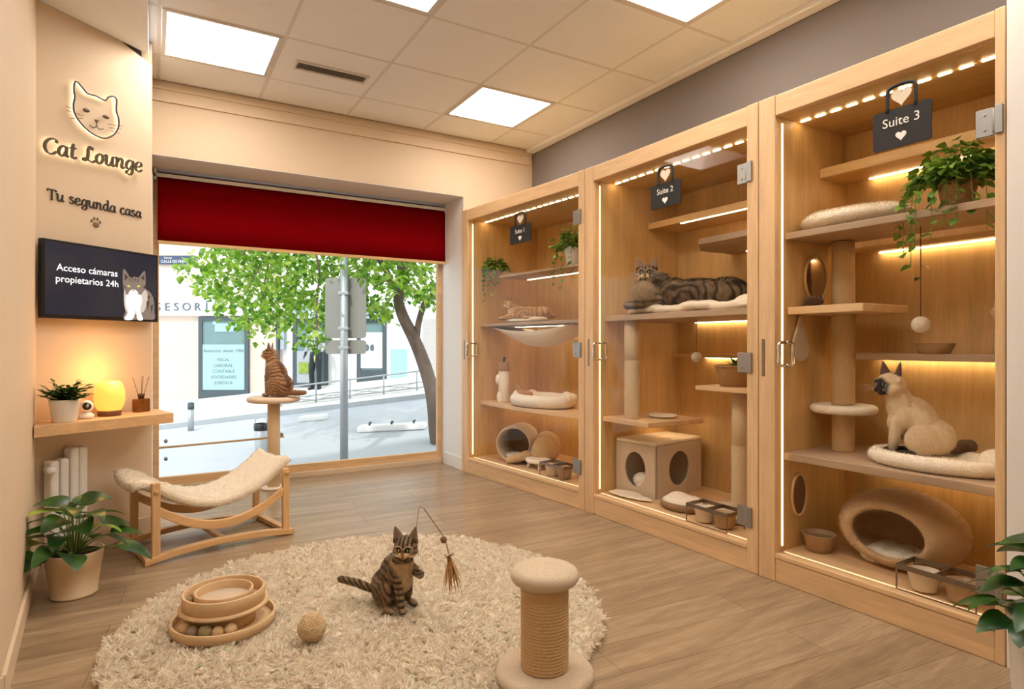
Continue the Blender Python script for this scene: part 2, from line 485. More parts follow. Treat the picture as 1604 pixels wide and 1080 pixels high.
# ------------------------------------------------------------------ plants
def leaf_into(mb, base, d, L, Wd, droop=0.5, fold=0.25, segs=5, roll=0.0, heartf=0.0, mi=0):
    d = Vector(d).normalized()
    side = d.cross(Vector((0, 0, 1)))
    if side.length < 0.05: side = Vector((1, 0, 0))
    side.normalize()
    side = Matrix.Rotation(roll, 3, d) @ side
    p = Vector(base); dirv = d.copy(); vs_ = []; st = L/segs
    for i in range(segs+1):
        t = i/segs
        w = Wd*0.5*(math.sin(PI*min(1, t**(0.75-0.25*heartf)*0.97+0.03)))**0.8
        if i == segs: w = Wd*0.01
        up = side.cross(dirv).normalized()
        vs_ += [tuple(p-side*w+up*w*fold), tuple(p), tuple(p+side*w+up*w*fold)]
        dirv = (dirv+Vector((0, 0, -droop/segs))).normalized(); p = p+dirv*st
    fs = []
    for i in range(segs):
        a = i*3; fs += [(a, a+1, a+4, a+3), (a+1, a+2, a+5, a+4)]
    mb.add(vs_, fs, mi, True)
# ================================================================== THE ROOM
CEIL = 3.29
WA, WB = Vector((-0.56, 4.30)), Vector((0.0, 4.76))          # ends of the angled sign wall
SIGN = Frame(WA, WB)
X_WIN0, X_WIN1, Y_BACK, Y_WIN = 0.0, 2.66, 5.45, 6.0
# floor: laminate planks running parallel to the shop window
m, nt, p = newmat('laminate_planks')
tc = nt.nodes.new('ShaderNodeTexCoord'); mp = nt.nodes.new('ShaderNodeMapping')
nt.links.new(tc.outputs['Object'], mp.inputs[0]); mp.inputs['Rotation'].default_value = (0, 0, math.radians(6))
br = nt.nodes.new('ShaderNodeTexBrick'); br.offset = 0.37
for k, v in {'Scale': 1.0, 'Mortar Size': 0.0016, 'Mortar Smooth': 0.1, 'Bias': 0.0, 'Brick Width': 1.35, 'Row Height': 0.215}.items(): br.inputs[k].default_value = v
br.inputs['Color1'].default_value = lin(170, 147, 120); br.inputs['Color2'].default_value = lin(155, 131, 104); br.inputs['Mortar'].default_value = lin(110, 86, 64)
nt.links.new(mp.outputs[0], br.inputs['Vector'])
n1 = noise_nodes(nt, 1.6, 6, (0.9, 9, 9)); n1.inputs['Distortion'].default_value = 0.7
n2 = noise_nodes(nt, 14, 3, (0.7, 10, 10))
cr = nt.nodes.new('ShaderNodeValToRGB'); cr.color_ramp.elements[0].position = 0.32; cr.color_ramp.elements[1].position = 0.7
cr.color_ramp.elements[0].color = (0.68, 0.66, 0.63, 1); cr.color_ramp.elements[1].color = (1.12, 1.11, 1.09, 1)
nt.links.new(n1.outputs[0], cr.inputs[0])
mx = nt.nodes.new('ShaderNodeMix'); mx.data_type = 'RGBA'; mx.blend_type = 'MULTIPLY'; mx.inputs[0].default_value = 1
nt.links.new(br.outputs[0], mx.inputs[6]); nt.links.new(cr.outputs[0], mx.inputs[7])
mx2 = nt.nodes.new('ShaderNodeMix'); mx2.data_type = 'RGBA'; mx2.blend_type = 'SOFT_LIGHT'; mx2.inputs[0].default_value = 0.6
nt.links.new(mx.outputs[2], mx2.inputs[6]); nt.links.new(n2.outputs[0], mx2.inputs[7])
nt.links.new(mx2.outputs[2], p.inputs['Base Color']); p.inputs['Roughness'].default_value = 0.3
p.inputs['Specular IOR Level'].default_value = 0.45
bp = nt.nodes.new('ShaderNodeBump'); bp.inputs['Strength'].default_value = 0.25; bp.inputs['Distance'].default_value = 0.003
nt.links.new(br.outputs['Fac'], bp.inputs['Height']); bp.invert = True; nt.links.new(bp.outputs[0], p.inputs['Normal'])
M['floor'] = m

b = MB(); b.box(-1.2, 4.0, -2.0, 6.02, -0.12, 0.0); struct('floor', b, 'floor')

def wall_run(name, pts, z0, z1, m_, th=0.1, inward=1):
    """solid wall along a polyline; thickness goes to the left of the direction of travel"""
    b = MB()
    for (x0, y0), (x1, y1) in zip(pts, pts[1:]):
        d = Vector((x1-x0, y1-y0)).normalized(); n = Vector((-d.y, d.x))*th*inward
        b.prism([(x0, y0), (x1, y1), (x1+n.x, y1+n.y), (x0+n.x, y0+n.y)] if inward > 0 else [(x0+n.x, y0+n.y), (x1+n.x, y1+n.y), (x1, y1), (x0, y0)], z0, z1)
    return struct(name, b, m_)
LEFT = [(-0.9, -1.9), (-0.9, 2.0), (-0.45, 2.7), (-0.56, 4.30)]
wall_run('wall_left', LEFT, 0, CEIL+0.05, 'wall')
# angled wall with a narrow slot under the soffit at its far end
b = MB()
poly = [(0, 0), (SIGN.L, 0), (SIGN.L, 3.125), (0.5, 3.185), (0.0, 3.185)]
vs_ = [tuple(SIGN.W(s, w, z)) for w in (0, 0.12) for s, z in poly]; n = 5
b.add(vs_, [tuple(range(n)), tuple(range(2*n-1, n-1, -1))]+[(i, i+n, (i+1) % n+n, (i+1) % n) for i in range(n)])
struct('wall_angled', b, 'wall')
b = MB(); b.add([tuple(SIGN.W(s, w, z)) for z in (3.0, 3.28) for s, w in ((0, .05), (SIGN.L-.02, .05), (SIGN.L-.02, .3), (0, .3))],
      [(3, 2, 1, 0), (4, 5, 6, 7), (0, 1, 5, 4), (1, 2, 6, 5), (2, 3, 7, 6), (3, 0, 4, 7)]); struct('wall_slot_shade', b, 'dark')  # solid dark box standing in for the shade in the slot, keeps sky light out
b = MB(); b.box(-0.12, 0.0, 4.775, 6.1, 0, CEIL); struct('wall_column_side', b, 'wall')
# back wall: lintel above the window bay and the pier beside the suites
b = MB(); b.box(0.0, X_WIN1, Y_BACK, Y_WIN+0.1, 2.72, CEIL+.05)
b.box(X_WIN1, 4.0, Y_BACK, Y_WIN+0.1, 0, CEIL+.05); struct('wall_back', b, 'wall')
b = MB(); b.box(X_WIN1-0.006, X_WIN1, Y_BACK+0.002, Y_WIN, 0, 2.72); b.box(0.0, X_WIN1-.006, Y_BACK+0.002, Y_WIN, 2.714, 2.72); struct('window_reveal', b, 'white_wall')
b = MB(); b.box(0.0, 3.44, Y_BACK-0.018, Y_BACK, 3.13, CEIL-.002); b.box(0.0, 3.43, Y_BACK-0.03, Y_BACK-.018, 3.22, 3.24); struct('trim_1', b, 'wall', 0.003)
# right wall: grey band above the built-in suites, lower part set back as an alcove
b = MB(); b.box(3.456, 4.0, -1.9, Y_BACK, 2.58, CEIL+.05); struct('wall_right', b, 'grey_wall')
b = MB(); b.box(3.9, 4.0, 1.02, Y_BACK, 0, 2.58); struct('wall_alcove', b, 'grey_wall')
b = MB(); b.box(2.862, 3.456, -1.9, 1.064, 0, CEIL+.05); b.box(2.842, 2.862, 0.2, 1.064, 0, CEIL); struct('wall_near_right', b, 'white_wall', 0.004)
b = MB(); b.box(-0.95, 3.5, -2.0, -1.9, 0, CEIL+.05); struct('wall_front', b, 'wall')
# skirting boards
b = MB()
for (x0, y0), (x1, y1) in zip(LEFT[1:], LEFT[2:]):
    d = Vector((x1-x0, y1-y0)).normalized(); n_ = Vector((d.y, -d.x))*0.016
    b.prism([(x0+n_.x, y0+n_.y), (x1+n_.x, y1+n_.y), (x1, y1), (x0, y0)], 0, 0.11)
struct('baseboard_left', b, 'wall', 0.004)
b = MB(); b.add([tuple(SIGN.W(s, w, z)) for z in (0, .11) for s, w in ((0.02, -.016), (SIGN.L, -.016), (SIGN.L, -.001), (0.02, -.001))],
      [(3, 2, 1, 0), (4, 5, 6, 7), (0, 1, 5, 4), (1, 2, 6, 5), (2, 3, 7, 6), (3, 0, 4, 7)]); struct('baseboard_angled', b, 'wall', 0.004)
b = MB(); b.box(X_WIN1-0.02, X_WIN1-.007, Y_BACK+.01, Y_WIN-.08, 0.0, 0.13); struct('baseboard_reveal', b, 'white_wall', 0.004)

# ceiling: mineral tiles in a rail grid
XS = [-0.95, -0.685, 0.04, 0.765, 1.49, 2.215, 2.94, 3.37]
YS = [-1.9, -1.52, -0.80, -0.08, 0.64, 1.36, 2.08, 2.80, 3.52, 4.24, 4.96, 5.43]
LAMPS = {(2, 9): 'square ceiling light panel nearest the sign wall, above the red blind', (5, 9): 'square ceiling light panel beside the cove, nearest the window lintel and the grey wall',
         (3, 7): 'ceiling light panel cut by the top edge, between the vent and the camera', (5, 6): 'ceiling light panel cut by the top edge, above suite two',
         (3, 5): 'unseen square ceiling light panel over the middle of the rug, above the frame', (5, 4): 'unseen square ceiling light panel over the nearest suite, above the frame', (2, 3): 'unseen square ceiling light panel behind the camera by the left wall'}  # last three: unseen panels added along the repeating pattern for more light
VENT = (3, 9)
tiles = MB(); rails = MB()
for i in range(len(XS)-1):
    for j in range(len(YS)-1):
        if (i, j) in LAMPS: continue
        if i == 0 and j >= 8: continue
        tiles.box(XS[i]+.012, XS[i+1]-.012, YS[j]+.012, YS[j+1]-.012, CEIL-0.003+random.uniform(-.001, .001), CEIL+0.02)
for x in XS[1:]: rails.box(x-.012, x+.012, YS[0], YS[-1], CEIL-.001, CEIL+.02)
for y in YS[1:-1]: rails.box(XS[0], XS[-1], y-.0119, y+.0119, CEIL-.0012, CEIL+.02)
tiles.box(-1.1, 4.0, -2.0, 6.1, CEIL+.05, CEIL+.25)
for v in (0,): pass
o = MB(); o.v = tiles.v+rails.v; k = len(tiles.v); o.f = tiles.f+[tuple(i+k for i in f) for f in rails.f]
o.mi = [0]*len(tiles.f)+[1]*len(rails.f); o.sm = [False]*len(o.f)
struct('ceiling', o, ['ceil', 'rail'])
b = MB(); b.box(3.37, 3.456, -1.9, 5.43, CEIL-.035, CEIL+.03); struct('trim_2', b, 'ceil', 0.006)
b = MB(); b.prism([(-0.9, 2.9), (-.02, 2.9), (-.02, 4.745), (-.58, 4.285)], 3.185, CEIL-.004); struct('ceiling_soffit', b, 'ceil', 0.004)
for (i, j), lab in LAMPS.items():
    x0, x1, y0, y1 = XS[i]+.013, XS[i+1]-.013, YS[j]+.013, YS[j+1]-.013
    cx, cy = (x0+x1)/2, (y0+y1)/2
    t = thing('ceiling_light', lab or 'unseen square ceiling light panel behind the camera', 'ceiling light', (cx, cy, CEIL), 0, 'square light panels in the tiled ceiling')
    hx, hy = (x1-x0)/2, (y1-y0)/2
    f = MB(); w_ = 0.028
    f.box(-hx, hx, -hy, -hy+w_, -.008, .02); f.box(-hx, hx, hy-w_, hy, -.008, .02); f.box(-hx, -hx+w_, -hy+w_, hy-w_, -.008, .02); f.box(hx-w_, hx, -hy+w_, hy-w_, -.008, .02)
    f.build('frame', 'rail', t, bevel=.002)
    f = MB(); f.box(-hx+w_, hx-w_, -hy+w_, hy-w_, -.002, .015); f.build('diffuser', 'panel', t)
# slotted air vent in its tile
i, j = VENT
t = thing('ceiling_vent', 'long slotted metal air vent in a ceiling tile beside the light panel', 'vent', (1.155, 4.61, CEIL-.003), 0)
f = MB(); f.box(-.27, .27, -.075, -.055, -.012, 0); f.box(-.27, .27, .055, .075, -.012, 0); f.box(-.27, -.25, -.055, .055, -.012, 0); f.box(.25, .27, -.055, .055, -.012, 0); f.build('frame', 'rail', t, bevel=.002)
f = MB(); f.box(-.25, .25, -.055, .055, -.003, 0); f.build('backing', 'dark', t)
f = MB()
for k in range(5):
    f.at((0, -.044+k*.022, -.007), (math.radians(35), 0, 0)).box(-.25, .25, -.008, .008, -.0008, .0008)
f.build('slats', 'rail', t)

# ------------------------------------------------------------------ shop window
b = MB()
b.box(X_WIN0, X_WIN1-.006, Y_WIN-.06, Y_WIN+.1, 0, .05, 0)                       # low step
b.box(X_WIN0+.002, X_WIN1-.008, Y_WIN-.03, Y_WIN+.02, .05, .12, 1)
b.box(X_WIN0+.002, X_WIN0+.05, Y_WIN-.03, Y_WIN+.02, .12, 2.71, 1); b.box(X_WIN1-.055, X_WIN1-.008, Y_WIN-.03, Y_WIN+.02, .12, 2.71, 1)
b.box(X_WIN0+.05, X_WIN1-.055, Y_WIN-.03, Y_WIN+.02, 2.66, 2.71, 1)
struct('window_1_frame', b, ['wall', 'oak_x'], 0.003)
b = MB(); b.box(X_WIN0+.05, X_WIN1-.055, Y_WIN-.004, Y_WIN+.004, .12, 2.66); struct('window_1_glass', b, 'window_glass')
# brass rail low across the left part of the glass
t = thing('window_rail', 'thin brass rail with bolts low across the window glass', 'rail', (0.05, Y_WIN-.07, 0.40))
b = MB(); b.tube([(0, 0, -.02), (1.0, 0, 0.0)], .009, 8); b.build('bar', 'pine_x', t)
for zz, xx in ((.03, .05), (-.12, .05), (.02, .98)):
    b = MB(); b.tube([(xx, 0.0, zz), (xx, .066, zz)], .014, 12); b.build('bolt', 'steel', t)
# roller blind
t = thing('roller_blind', 'wide dark red roller blind pulled partway down the shop window', 'blind', (0.01, 5.90, 2.68))
b = MB(); b.tube([(0.03, 0, -.01), (2.64, 0, -.01)], .022, 16); b.build('roller_tube', 'black', t)
b = MB()
N_ = 60
for r_ in (0,):
    vs_ = []
    for k in range(N_+1):
        x = 0.03+2.61*k/N_
        for z in (-.012, -.2, -.4, -.565): vs_.append((x, -.024+.0025*math.sin(k*.8)*abs(z)*2, z))
    fs = [(k*4+q, k*4+4+q, k*4+5+q, k*4+1+q) for k in range(N_) for q in range(3)]
    b.add(vs_, fs, 0, True)
b.build('fabric', 'red', t, solid=.0012)
b = MB(); b.box(0.03, 2.64, -.033, -.017, -.59, -.562); b.build('bottom_bar', 'pine_x', t, bevel=.003)
b = MB(); b.box(0.0, 2.65, -.05, -.035, -.035, -.005); b.build('cassette_rail', 'white_plastic', t, bevel=.003)
for x in (0.0, 2.63):
    b = MB(); b.box(x, x+.02, -.05, .03, -.045, .03); b.build('bracket', 'white_plastic', t, bevel=.003)

# ================================================================== THE STREET
def E(e, d, z=0.0):
    F_ = Vector((math.sin(YAW), math.cos(YAW), 0)); R_ = Vector((math.cos(YAW), -math.sin(YAW), 0))
    return F_*d+R_*e+Vector((0, 0, z))
def PX(px, py, d): return E((px-802)/FPX*d, d, 1.25+(540-py)/FPX*d)
def gz(e, d):
    """ground height: the street climbs to the right and up to the far pavement"""
    z1 = -0.30; z2 = 0.122*(e+6.65)-0.36; z3 = 0.105*(e+8.1)-0.17
    if d < 8.3: return z1
    if d < 11.5: return z1+(z2-z1)*(d-8.3)/3.2
    return z2+(z3-z2)*(d-11.5)/2.5
M['asphalt'] = mat('pale_road', lin(184, 188, 194), 0.9, var=0.06, vscale=3, bump=0.3, bscale=60)
M['paving'] = mat('pale_paving', lin(222, 218, 212), 0.85, var=0.05, vscale=4, bump=0.2, bscale=40)
M['stone'] = mat('pale_stone_facade', lin(222, 202, 184), 0.85, var=0.08, vscale=1.5, bump=0.2, bscale=30)
M['render'] = mat('white_facade', lin(236, 234, 232), 0.85, var=0.03, vscale=1.5)
M['shop_dark'] = mat('dark_shop_frame', lin(72, 84, 90), 0.5, var=0.05)
M['shop_glass'] = mat('shop_window_glass', lin(112, 140, 140), 0.12, var=0.15, vscale=2)
M['poster'] = mat('pale_blue_poster', lin(160, 196, 196), 0.6, var=0.03)
M['sign_blue'] = mat('street_name_plate_enamel', lin(64, 78, 104), 0.4, var=0.03)
M['sign_grey'] = mat('sign_back_grey', lin(150, 150, 142), 0.6, var=0.05, vscale=8)
M['letter_grey'] = mat('grey_shop_lettering', lin(96, 106, 118), 0.5)
M['facia'] = mat('blue_grey_facia', lin(158, 172, 184), 0.5, var=0.03)
M['galv'] = mat('galvanised_metal', lin(176, 180, 182), 0.45, metal=0.5, var=0.08, vscale=20)
M['red_brick'] = mat('greyish_brick_panel', lin(190, 184, 180), 0.9, var=0.12, vscale=20)

def ground(name, d0, d1, m_, lift=0.0, nd=8, ne=24, e0=-14, e1=6):
    vs_ = []
    for j in range(nd+1):
        d = d0+(d1-d0)*j/nd
        for i in range(ne+1):
            e = e0+(e1-e0)*i/ne; vs_.append(tuple(E(e, d, gz(e, d-1e-4)+lift)))
    k = ne+1
    fs = [(j*k+i, j*k+i+1, (j+1)*k+i+1, (j+1)*k+i) for j in range(nd) for i in range(ne)]
    b = MB(); b.add(vs_, fs, 0, False)
    return struct(name, b, m_)
ground('road', 5.2, 11.5, 'asphalt')
ground('pavement', 11.5, 14.2, 'paving', 0.09)
b = MB()
for i in range(24):
    e0 = -14+i*20/24; e1 = e0+20/24
    b.add([tuple(E(e, d, gz(e, 11.4)+z)) for e in (e0, e1) for d in (11.42, 11.52) for z in (-.1, .092)],
          [(0, 1, 5, 4), (1, 3, 7, 5), (3, 2, 6, 7), (2, 0, 4, 6)])
struct('kerb', b, 'galv')

# the building across the street, its face square to the view
DF = 14.0
FB = Frame(E(-9.2, DF), E(3.2, DF))        # s to the right, z up
FB_e0 = -9.2
def fs_(px): return (px-802)/FPX*DF-FB_e0
def fz_(py, d=DF): return 1.25+(540-py)/FPX*d
bld = FB.thing('shop_building', 'pale stone building with shopfronts across the sunny street', 'building', 0, 0, 0)
b = MB(); b.box(0, 12.4, 0, 1.5, -1.2, 6.5); b.build('wall', 'stone', bld)
b = MB(); b.box(fs_(445), 12.39, -.03, 0, -1.2, 6.4); b.build('rendered_bay', 'render', bld)
for k, z in enumerate((2.35, 2.75, 3.2, 3.65)):
    pass
b = MB()
for py in (425, 448, 582, 540): b.box(0, fs_(432), -.006, 0, fz_(py)-.01, fz_(py)+.01)
b.build('masonry_joint', 'paving', bld)
b = MB(); b.box(0, fs_(432), -.12, 0, fz_(495), fz_(467)); fa = b.build('fascia', 'render', bld, bevel=.01)
b = MB()
for ch, px in zip('SESORÍA', (253, 267, 281, 297, 314, 328, 342)):
    text_into(b, ch, 0.26, onwall(fs_(px), -.13, fz_(482)), 0.01)
b.build('lettering', 'letter_grey', bld)
# first shop window
def shopwin(x0, x1, y0, y1, name='window'):
    b = MB(); w = .09
    X0, X1, Z0, Z1 = fs_(x0), fs_(x1), fz_(y1), fz_(y0)
    b.box(X0, X1, -.07, .0, Z1-w, Z1); b.box(X0, X1, -.07, 0, Z0, Z0+w); b.box(X0, X0+w, -.07, 0, Z0+w, Z1-w); b.box(X1-w, X1, -.07, 0, Z0+w, Z1-w)
    o = b.build(name, 'shop_dark', bld)
    b = MB(); b.box(X0+w, X1-w, -.04, -.002, Z0+w, Z1-w); b.build('pane', 'shop_glass', o)
    return o
w1 = shopwin(313, 391, 497, 627)
b = MB(); b.box(fs_(313), fs_(391), -.075, 0, fz_(627), fz_(612)); b.build('base_panel', 'shop_dark', w1)
b = MB(); b.box(fs_(317), fs_(387), -.055, -.041, fz_(611), fz_(540)); b.build('poster', 'poster', w1)
b = MB()
for txt, py, sz in (('Asesorías desde 1986', 550, .105), ('FISCAL', 564, .1), ('LABORAL', 573, .1), ('CONTABLE', 582, .1), ('SOCIEDADES', 591, .1), ('JURÍDICA', 600, .1)):
    text_into(b, txt, sz, onwall(fs_(352), -.057, fz_(py)), 0.001)
b.build('poster_lettering', 'letter_grey', w1)
b = MB(); b.box(fs_(338), fs_(372), -.05, -.041, fz_(520), fz_(507)); b.box(fs_(335), fs_(340), -.055, -.041, fz_(509), fz_(503)); b.box(fs_(365), fs_(370), -.055, -.041, fz_(509), fz_(503)); b.build('ceiling_lamp', 'poster', w1)
# the pharmacy: facia with letters, dark doorway and display window
b = MB(); b.box(fs_(460), fs_(609), -.16, -.03, fz_(500), fz_(479)); b.build('facia_panel', 'facia', bld)
b = MB(); text_into(b, 'Farmacia', .42, onwall(fs_(543), -.17, fz_(490)), 0.01, spacing=1.12); b.build('facia_lettering', 'white_ink', bld)
dw = shopwin(460, 515, 500, 606, 'doorway')
b = MB(); b.box(fs_(470), fs_(485), -.09, -.045, fz_(585), fz_(568)); b.build('green_notice', 'leaf_lime', dw)
b = MB(); b.box(fs_(464), fs_(490), -.06, -.045, fz_(600), fz_(550)); b.build('counter', 'galv', dw)
w3 = shopwin(560, 606, 500, 602)
b = MB(); b.box(fs_(560), fs_(603), -.06, -.045, fz_(577), fz_(521)); b.build('blind', 'render', w3)
b = MB(); b.box(fs_(560), fs_(606), -.08, 0, fz_(602), fz_(580)); b.build('base_panel', 'shop_dark', w3)
b = MB(); b.at((fs_(576), -.065, fz_(545))).ball((0, 0, 0), (.05, .004, .08)); b.at((fs_(584), -.065, fz_(545))).ball((0, 0, 0), (.05, .004, .08)); b.build('emblem', 'letter_grey', w3)
b = MB(); b.box(fs_(612), fs_(638), -.05, -.03, fz_(598), fz_(547)); b.build('notice_board', 'poster', bld)
b = MB(); b.box(fs_(663), fs_(690), -.06, -.03, fz_(590), fz_(500)); b.build('brick_panel', 'red_brick', bld)
b = MB(); b.box(fs_(606), fs_(640), -.09, -.03, fz_(603), fz_(598)); b.build('step', 'shop_dark', bld)
# a pedestrian in dark trousers in the doorway of the pharmacy
def fz0(px): return gz((px-802)/FPX*DF, DF-.5)+.09
pd = DF-0.45
pm = [('c', (0, 0.09, .06), .06, (0, .10, .45), .07, 'l'), ('c', (0, .10, .45), .07, (0, .08, .85), .1, 'l'),
      ('c', (0, -.12, .06), .06, (0, -.14, .45), .07, 'l'), ('c', (0, -.14, .45), .07, (0, -.07, .85), .1, 'l'),
      ('e', (0, 0, .92), (.12, .16, .13), None, 'h'), ('e', (0, 0, 1.15), (.12, .18, .25), None, 't'), ('e', (.0, 0, 1.35), (.11, .2, .1), None, 't'),
      ('c', (0, 0, 1.42), .055, (0.01, 0, 1.5), .05, 's'), ('e', (.02, 0, 1.6), (.1, .08, .12), None, 's'), ('c', (.1, 0, 1.585), .016, (.12, 0, 1.57), .012, 's'),
      ('c', (0, .2, 1.36), .05, (.02, .27, 1.08), .045, 't'), ('c', (.02, .27, 1.08), .042, (.12, .24, .88), .03, 's'),
      ('c', (0, -.2, 1.36), .05, (.02, -.26, 1.08), .045, 't'), ('c', (.02, -.26, 1.08), .042, (.1, -.25, .86), .03, 's'),
      ('e', (.04, .1, .035), (.13, .045, .035), None, 'b'), ('e', (.04, -.12, .035), (.13, .045, .035), None, 'b')]
for s_, y_ in ((.24, .24), (-.25, -.25)):
    for q in range(5): pm.append(('c', (.12+.004*q, y_+(q-2)*.012, .85), .011, (.13+.01*q, y_+(q-2)*.016, .76+(.02 if q in (0, 4) else 0)), .008, 's'))
me = fuse(pm, .014, 4)
V = np_verts(me)
C = np.where((V[:, 2:3] < .95), np.array([[.02, .025, .035]]), np.where((V[:, 2:3] < 1.43), np.array([[.45, .45, .47]]), np.array([[.45, .28, .2]])))
set_col(me, C)
pp = E((495-802)/FPX*pd, pd)
per = thing('person', 'person in dark trousers and grey top standing at the pharmacy doorway', 'person', (pp.x, pp.y, fz0(495)), -YAW-PI/2-.4)
per.scale = (.9, .9, .9)
mesh_obj('body', me, 'vcol', per)
b = MB(); b.ball((0, 0, 1.65), (.105, .09, .1)); b.build('hair', 'dark_ink', per)

b = MB(); b.box(-.42, .42, -.02, 0, -.1, .1)
p0 = FB.W(fs_(278), -.04, fz_(408))
t = thing('street_name_plate', 'dark blue street name plate high on the stone facade', 'street sign', p0, FB.rz)
b.build('plate', 'sign_blue', t)
b = MB(); text_into(b, 'CALLE DE FERRAZ', .085, onwall(.0, -.022, -.035), .001); text_into(b, 'Distrito', .06, onwall(-.18, -.022, .045), .001); b.build('lettering', 'white_ink', t)
# drain pipes and cable conduit on the facade
for px, w_, lab in ((438, .06, 'dark downpipe on the facade right of the window cat'), (446, .09, 'blue-grey conduit box beside the downpipe on the facade')):
    t = thing('downpipe' if px == 438 else 'conduit', lab, 'pipe', FB.W(fs_(px), -.1, 0), FB.rz)
    b = MB(); b.box(-w_/2, w_/2, -.05, .05, .25 if px == 438 else fz_(548), fz_(490)); b.build('tube', 'shop_dark' if px == 438 else 'facia', t, bevel=.01)

# back of a traffic sign on its post, near the window
def gobj(e, d): return E(e, d, gz(e, d))
e_, d_ = (539-802)/FPX*8.0, 8.0
t = thing('traffic_sign', 'back of grey two-panel traffic sign on a tall post outside the window', 'traffic sign', gobj(e_, d_), -YAW)
g0 = gz(e_, d_)
b = MB(); b.tube([(0, 0, 0), (0, 0, 2.75)], .052, 16); b.build('post', 'galv', t)
def pz(py, d): return 1.25+(540-py)/FPX*d
b = MB(); b.M = Matrix.Translation((0, 0, (pz(435, 8)+pz(530, 8))/2-g0)); xz_prism(b, rrect(.54, (pz(435, 8)-pz(530, 8)), .04), 0, 0, .07, .085); b.build('upper_panel', 'sign_grey', t)
b = MB(); b.M = Matrix.Translation((0, 0, (pz(533, 8)+pz(555, 8))/2-g0)); xz_prism(b, rrect(.54, (pz(533, 8)-pz(555, 8)), .04), 0, 0, .07, .085); b.build('lower_panel', 'sign_grey', t)
for zz in (460, 515, 545):
    b = MB(); b.box(-.065, .065, -.055, .07, pz(zz, 8)-g0-.02, pz(zz, 8)-g0+.02); b.build('clamp', 'galv', t, bevel=.005)
# litter bin
e_, d_ = (409-802)/FPX*8.6, 8.6
t = thing('litter_bin', 'small grey metal litter bin with black rim standing outside the glass', 'bin', gobj(e_, d_), -YAW)
b = MB(); b.lathe([(.075, 0), (.08, .02), (.09, .33), (.085, .335), (.07, .05)], 20); b.build('bucket', 'galv', t)
b = MB(); b.lathe([(.092, .31), (.098, .33), (.098, .40), (.085, .41), (.08, .33)], 20, cap=False); b.build('rim', 'black', t)
b = MB(); b.tube(catmull([(-.09, 0, .4), (-.07, 0, .47), (0, 0, .5), (.07, 0, .47), (.09, 0, .4)], 4), .006, 6); b.build('hoop', 'galv', t)
# bollard
e_, d_ = (299-802)/FPX*10.6, 10.6
t = thing('bollard', 'short grey street bollard with white band beside the pale kerb', 'bollard', gobj(e_, d_), -YAW)
b = MB(); b.tube([(0, 0, 0), (0, 0, .38)], .05, 14); b.build('post', 'galv', t)
b = MB(); b.tube([(0, 0, .38), (0, 0, .46)], .055, 14); b.ball((0, 0, .47), (.055, .055, .03)); b.build('cap', 'shop_dark', t)
# pedestrian railing along the far kerb
DR = 11.9
def rl(px): return (px-802)/FPX*DR
t = thing('pedestrian_railing', 'thin galvanised railing with crossed braces along the far pavement', 'railing', (0, 0, 0), 0)
def rz_(e, top): return 1.25-((608-(e-rl(440))/(rl(653)-rl(440))*26)-540)/FPX*DR if top else gz(e, DR)+.14
b = MB()
for top in (True, False): b.tube([E(e, DR, rz_(e, top)) for e in np.linspace(rl(428), rl(668), 8)], .016, 8)
b.tube([E(e, DR, rz_(e, True)-.22) for e in np.linspace(rl(428), rl(668), 8)], .012, 8)
b.build('rail', 'galv', t)
pp_ = [rl(x) for x in (440, 495, 548, 601, 653)]
for e in pp_:
    b = MB(); b.tube([E(e, DR, gz(e, DR)+.088), E(e, DR, rz_(e, True))], .018, 8); b.build('post', 'galv', t)
b = MB()
for e0, e1 in zip(pp_, pp_[1:]):
    b.tube([E(e0, DR, rz_(e0, True)-.22), E(e1, DR, rz_(e1, False))], .008, 6); b.tube([E(e0, DR, rz_(e0, False)), E(e1, DR, rz_(e1, True)-.22)], .008, 6)
b.build('cross_brace', 'galv', t)
# white lane separators lying on the road
for (x0, x1, y, d, lab) in ((562, 668, 672, 9.6, 'long low white kerb block with bolts lying on the road'), (472, 512, 646, 10.6, 'short low white and grey block by the far kerb')):
    e0, e1 = (x0-802)/FPX*d, (x1-802)/FPX*d; ec = (e0+e1)/2
    t = thing('lane_separator', lab, 'kerb block', gobj(ec, d), -YAW)
    t.rotation_euler = (0, -math.atan2(gz(e1, d)-gz(e0, d), e1-e0), -YAW)
    h = (e1-e0)/2
    b = MB(); b.box(-h, h, -.12, .12, -.01, .09); b.build('block', 'render', t, bevel=.03)
    if x0 == 562:
        for q in (-.65, 0, .65):
            b = MB(); b.tube([(q*h, -.05, .09), (q*h, -.05, .13), (q*h+.03, -.05, .13)], .018, 8); b.build('bolt', 'shop_dark', t)

# street tree: leaning trunk, fork, and a hanging leafy crown
DT = 8.9
tp = lambda px, py, d=DT: PX(px, py, d)
base = E((688-802)/FPX*DT, DT, gz((688-802)/FPX*DT, DT))
tree = thing('street_tree', 'leaning street tree with bright green leaves outside the window', 'tree', base)
def loc_(v): return v-base
trunk = [loc_(v) for v in catmull([base+Vector((0, 0, -.05)), tp(684, 680), tp(678, 620), tp(664, 570), tp(648, 530), tp(632, 498), tp(624, 470), tp(628, 440), tp(632, 400), tp(628, 330), tp(600, 240)], 4)]
b = MB(); b.tube(trunk, [0.12-0.075*i/(len(trunk)-1) for i in range(len(trunk))], 12)
b.build('trunk', 'bark', tree)
def branch(pts, r0, r1):
    q = [loc_(v) for v in catmull(pts, 4)]
    b = MB(); b.tube(q, [r0+(r1-r0)*i/(len(q)-1) for i in range(len(q))], 8); b.build('branch', 'bark', tree)
branch([tp(652, 536), tp(656, 505), tp(668, 470), tp(690, 455, 9.1), tp(712, 440, 9.2)], .05, .035)
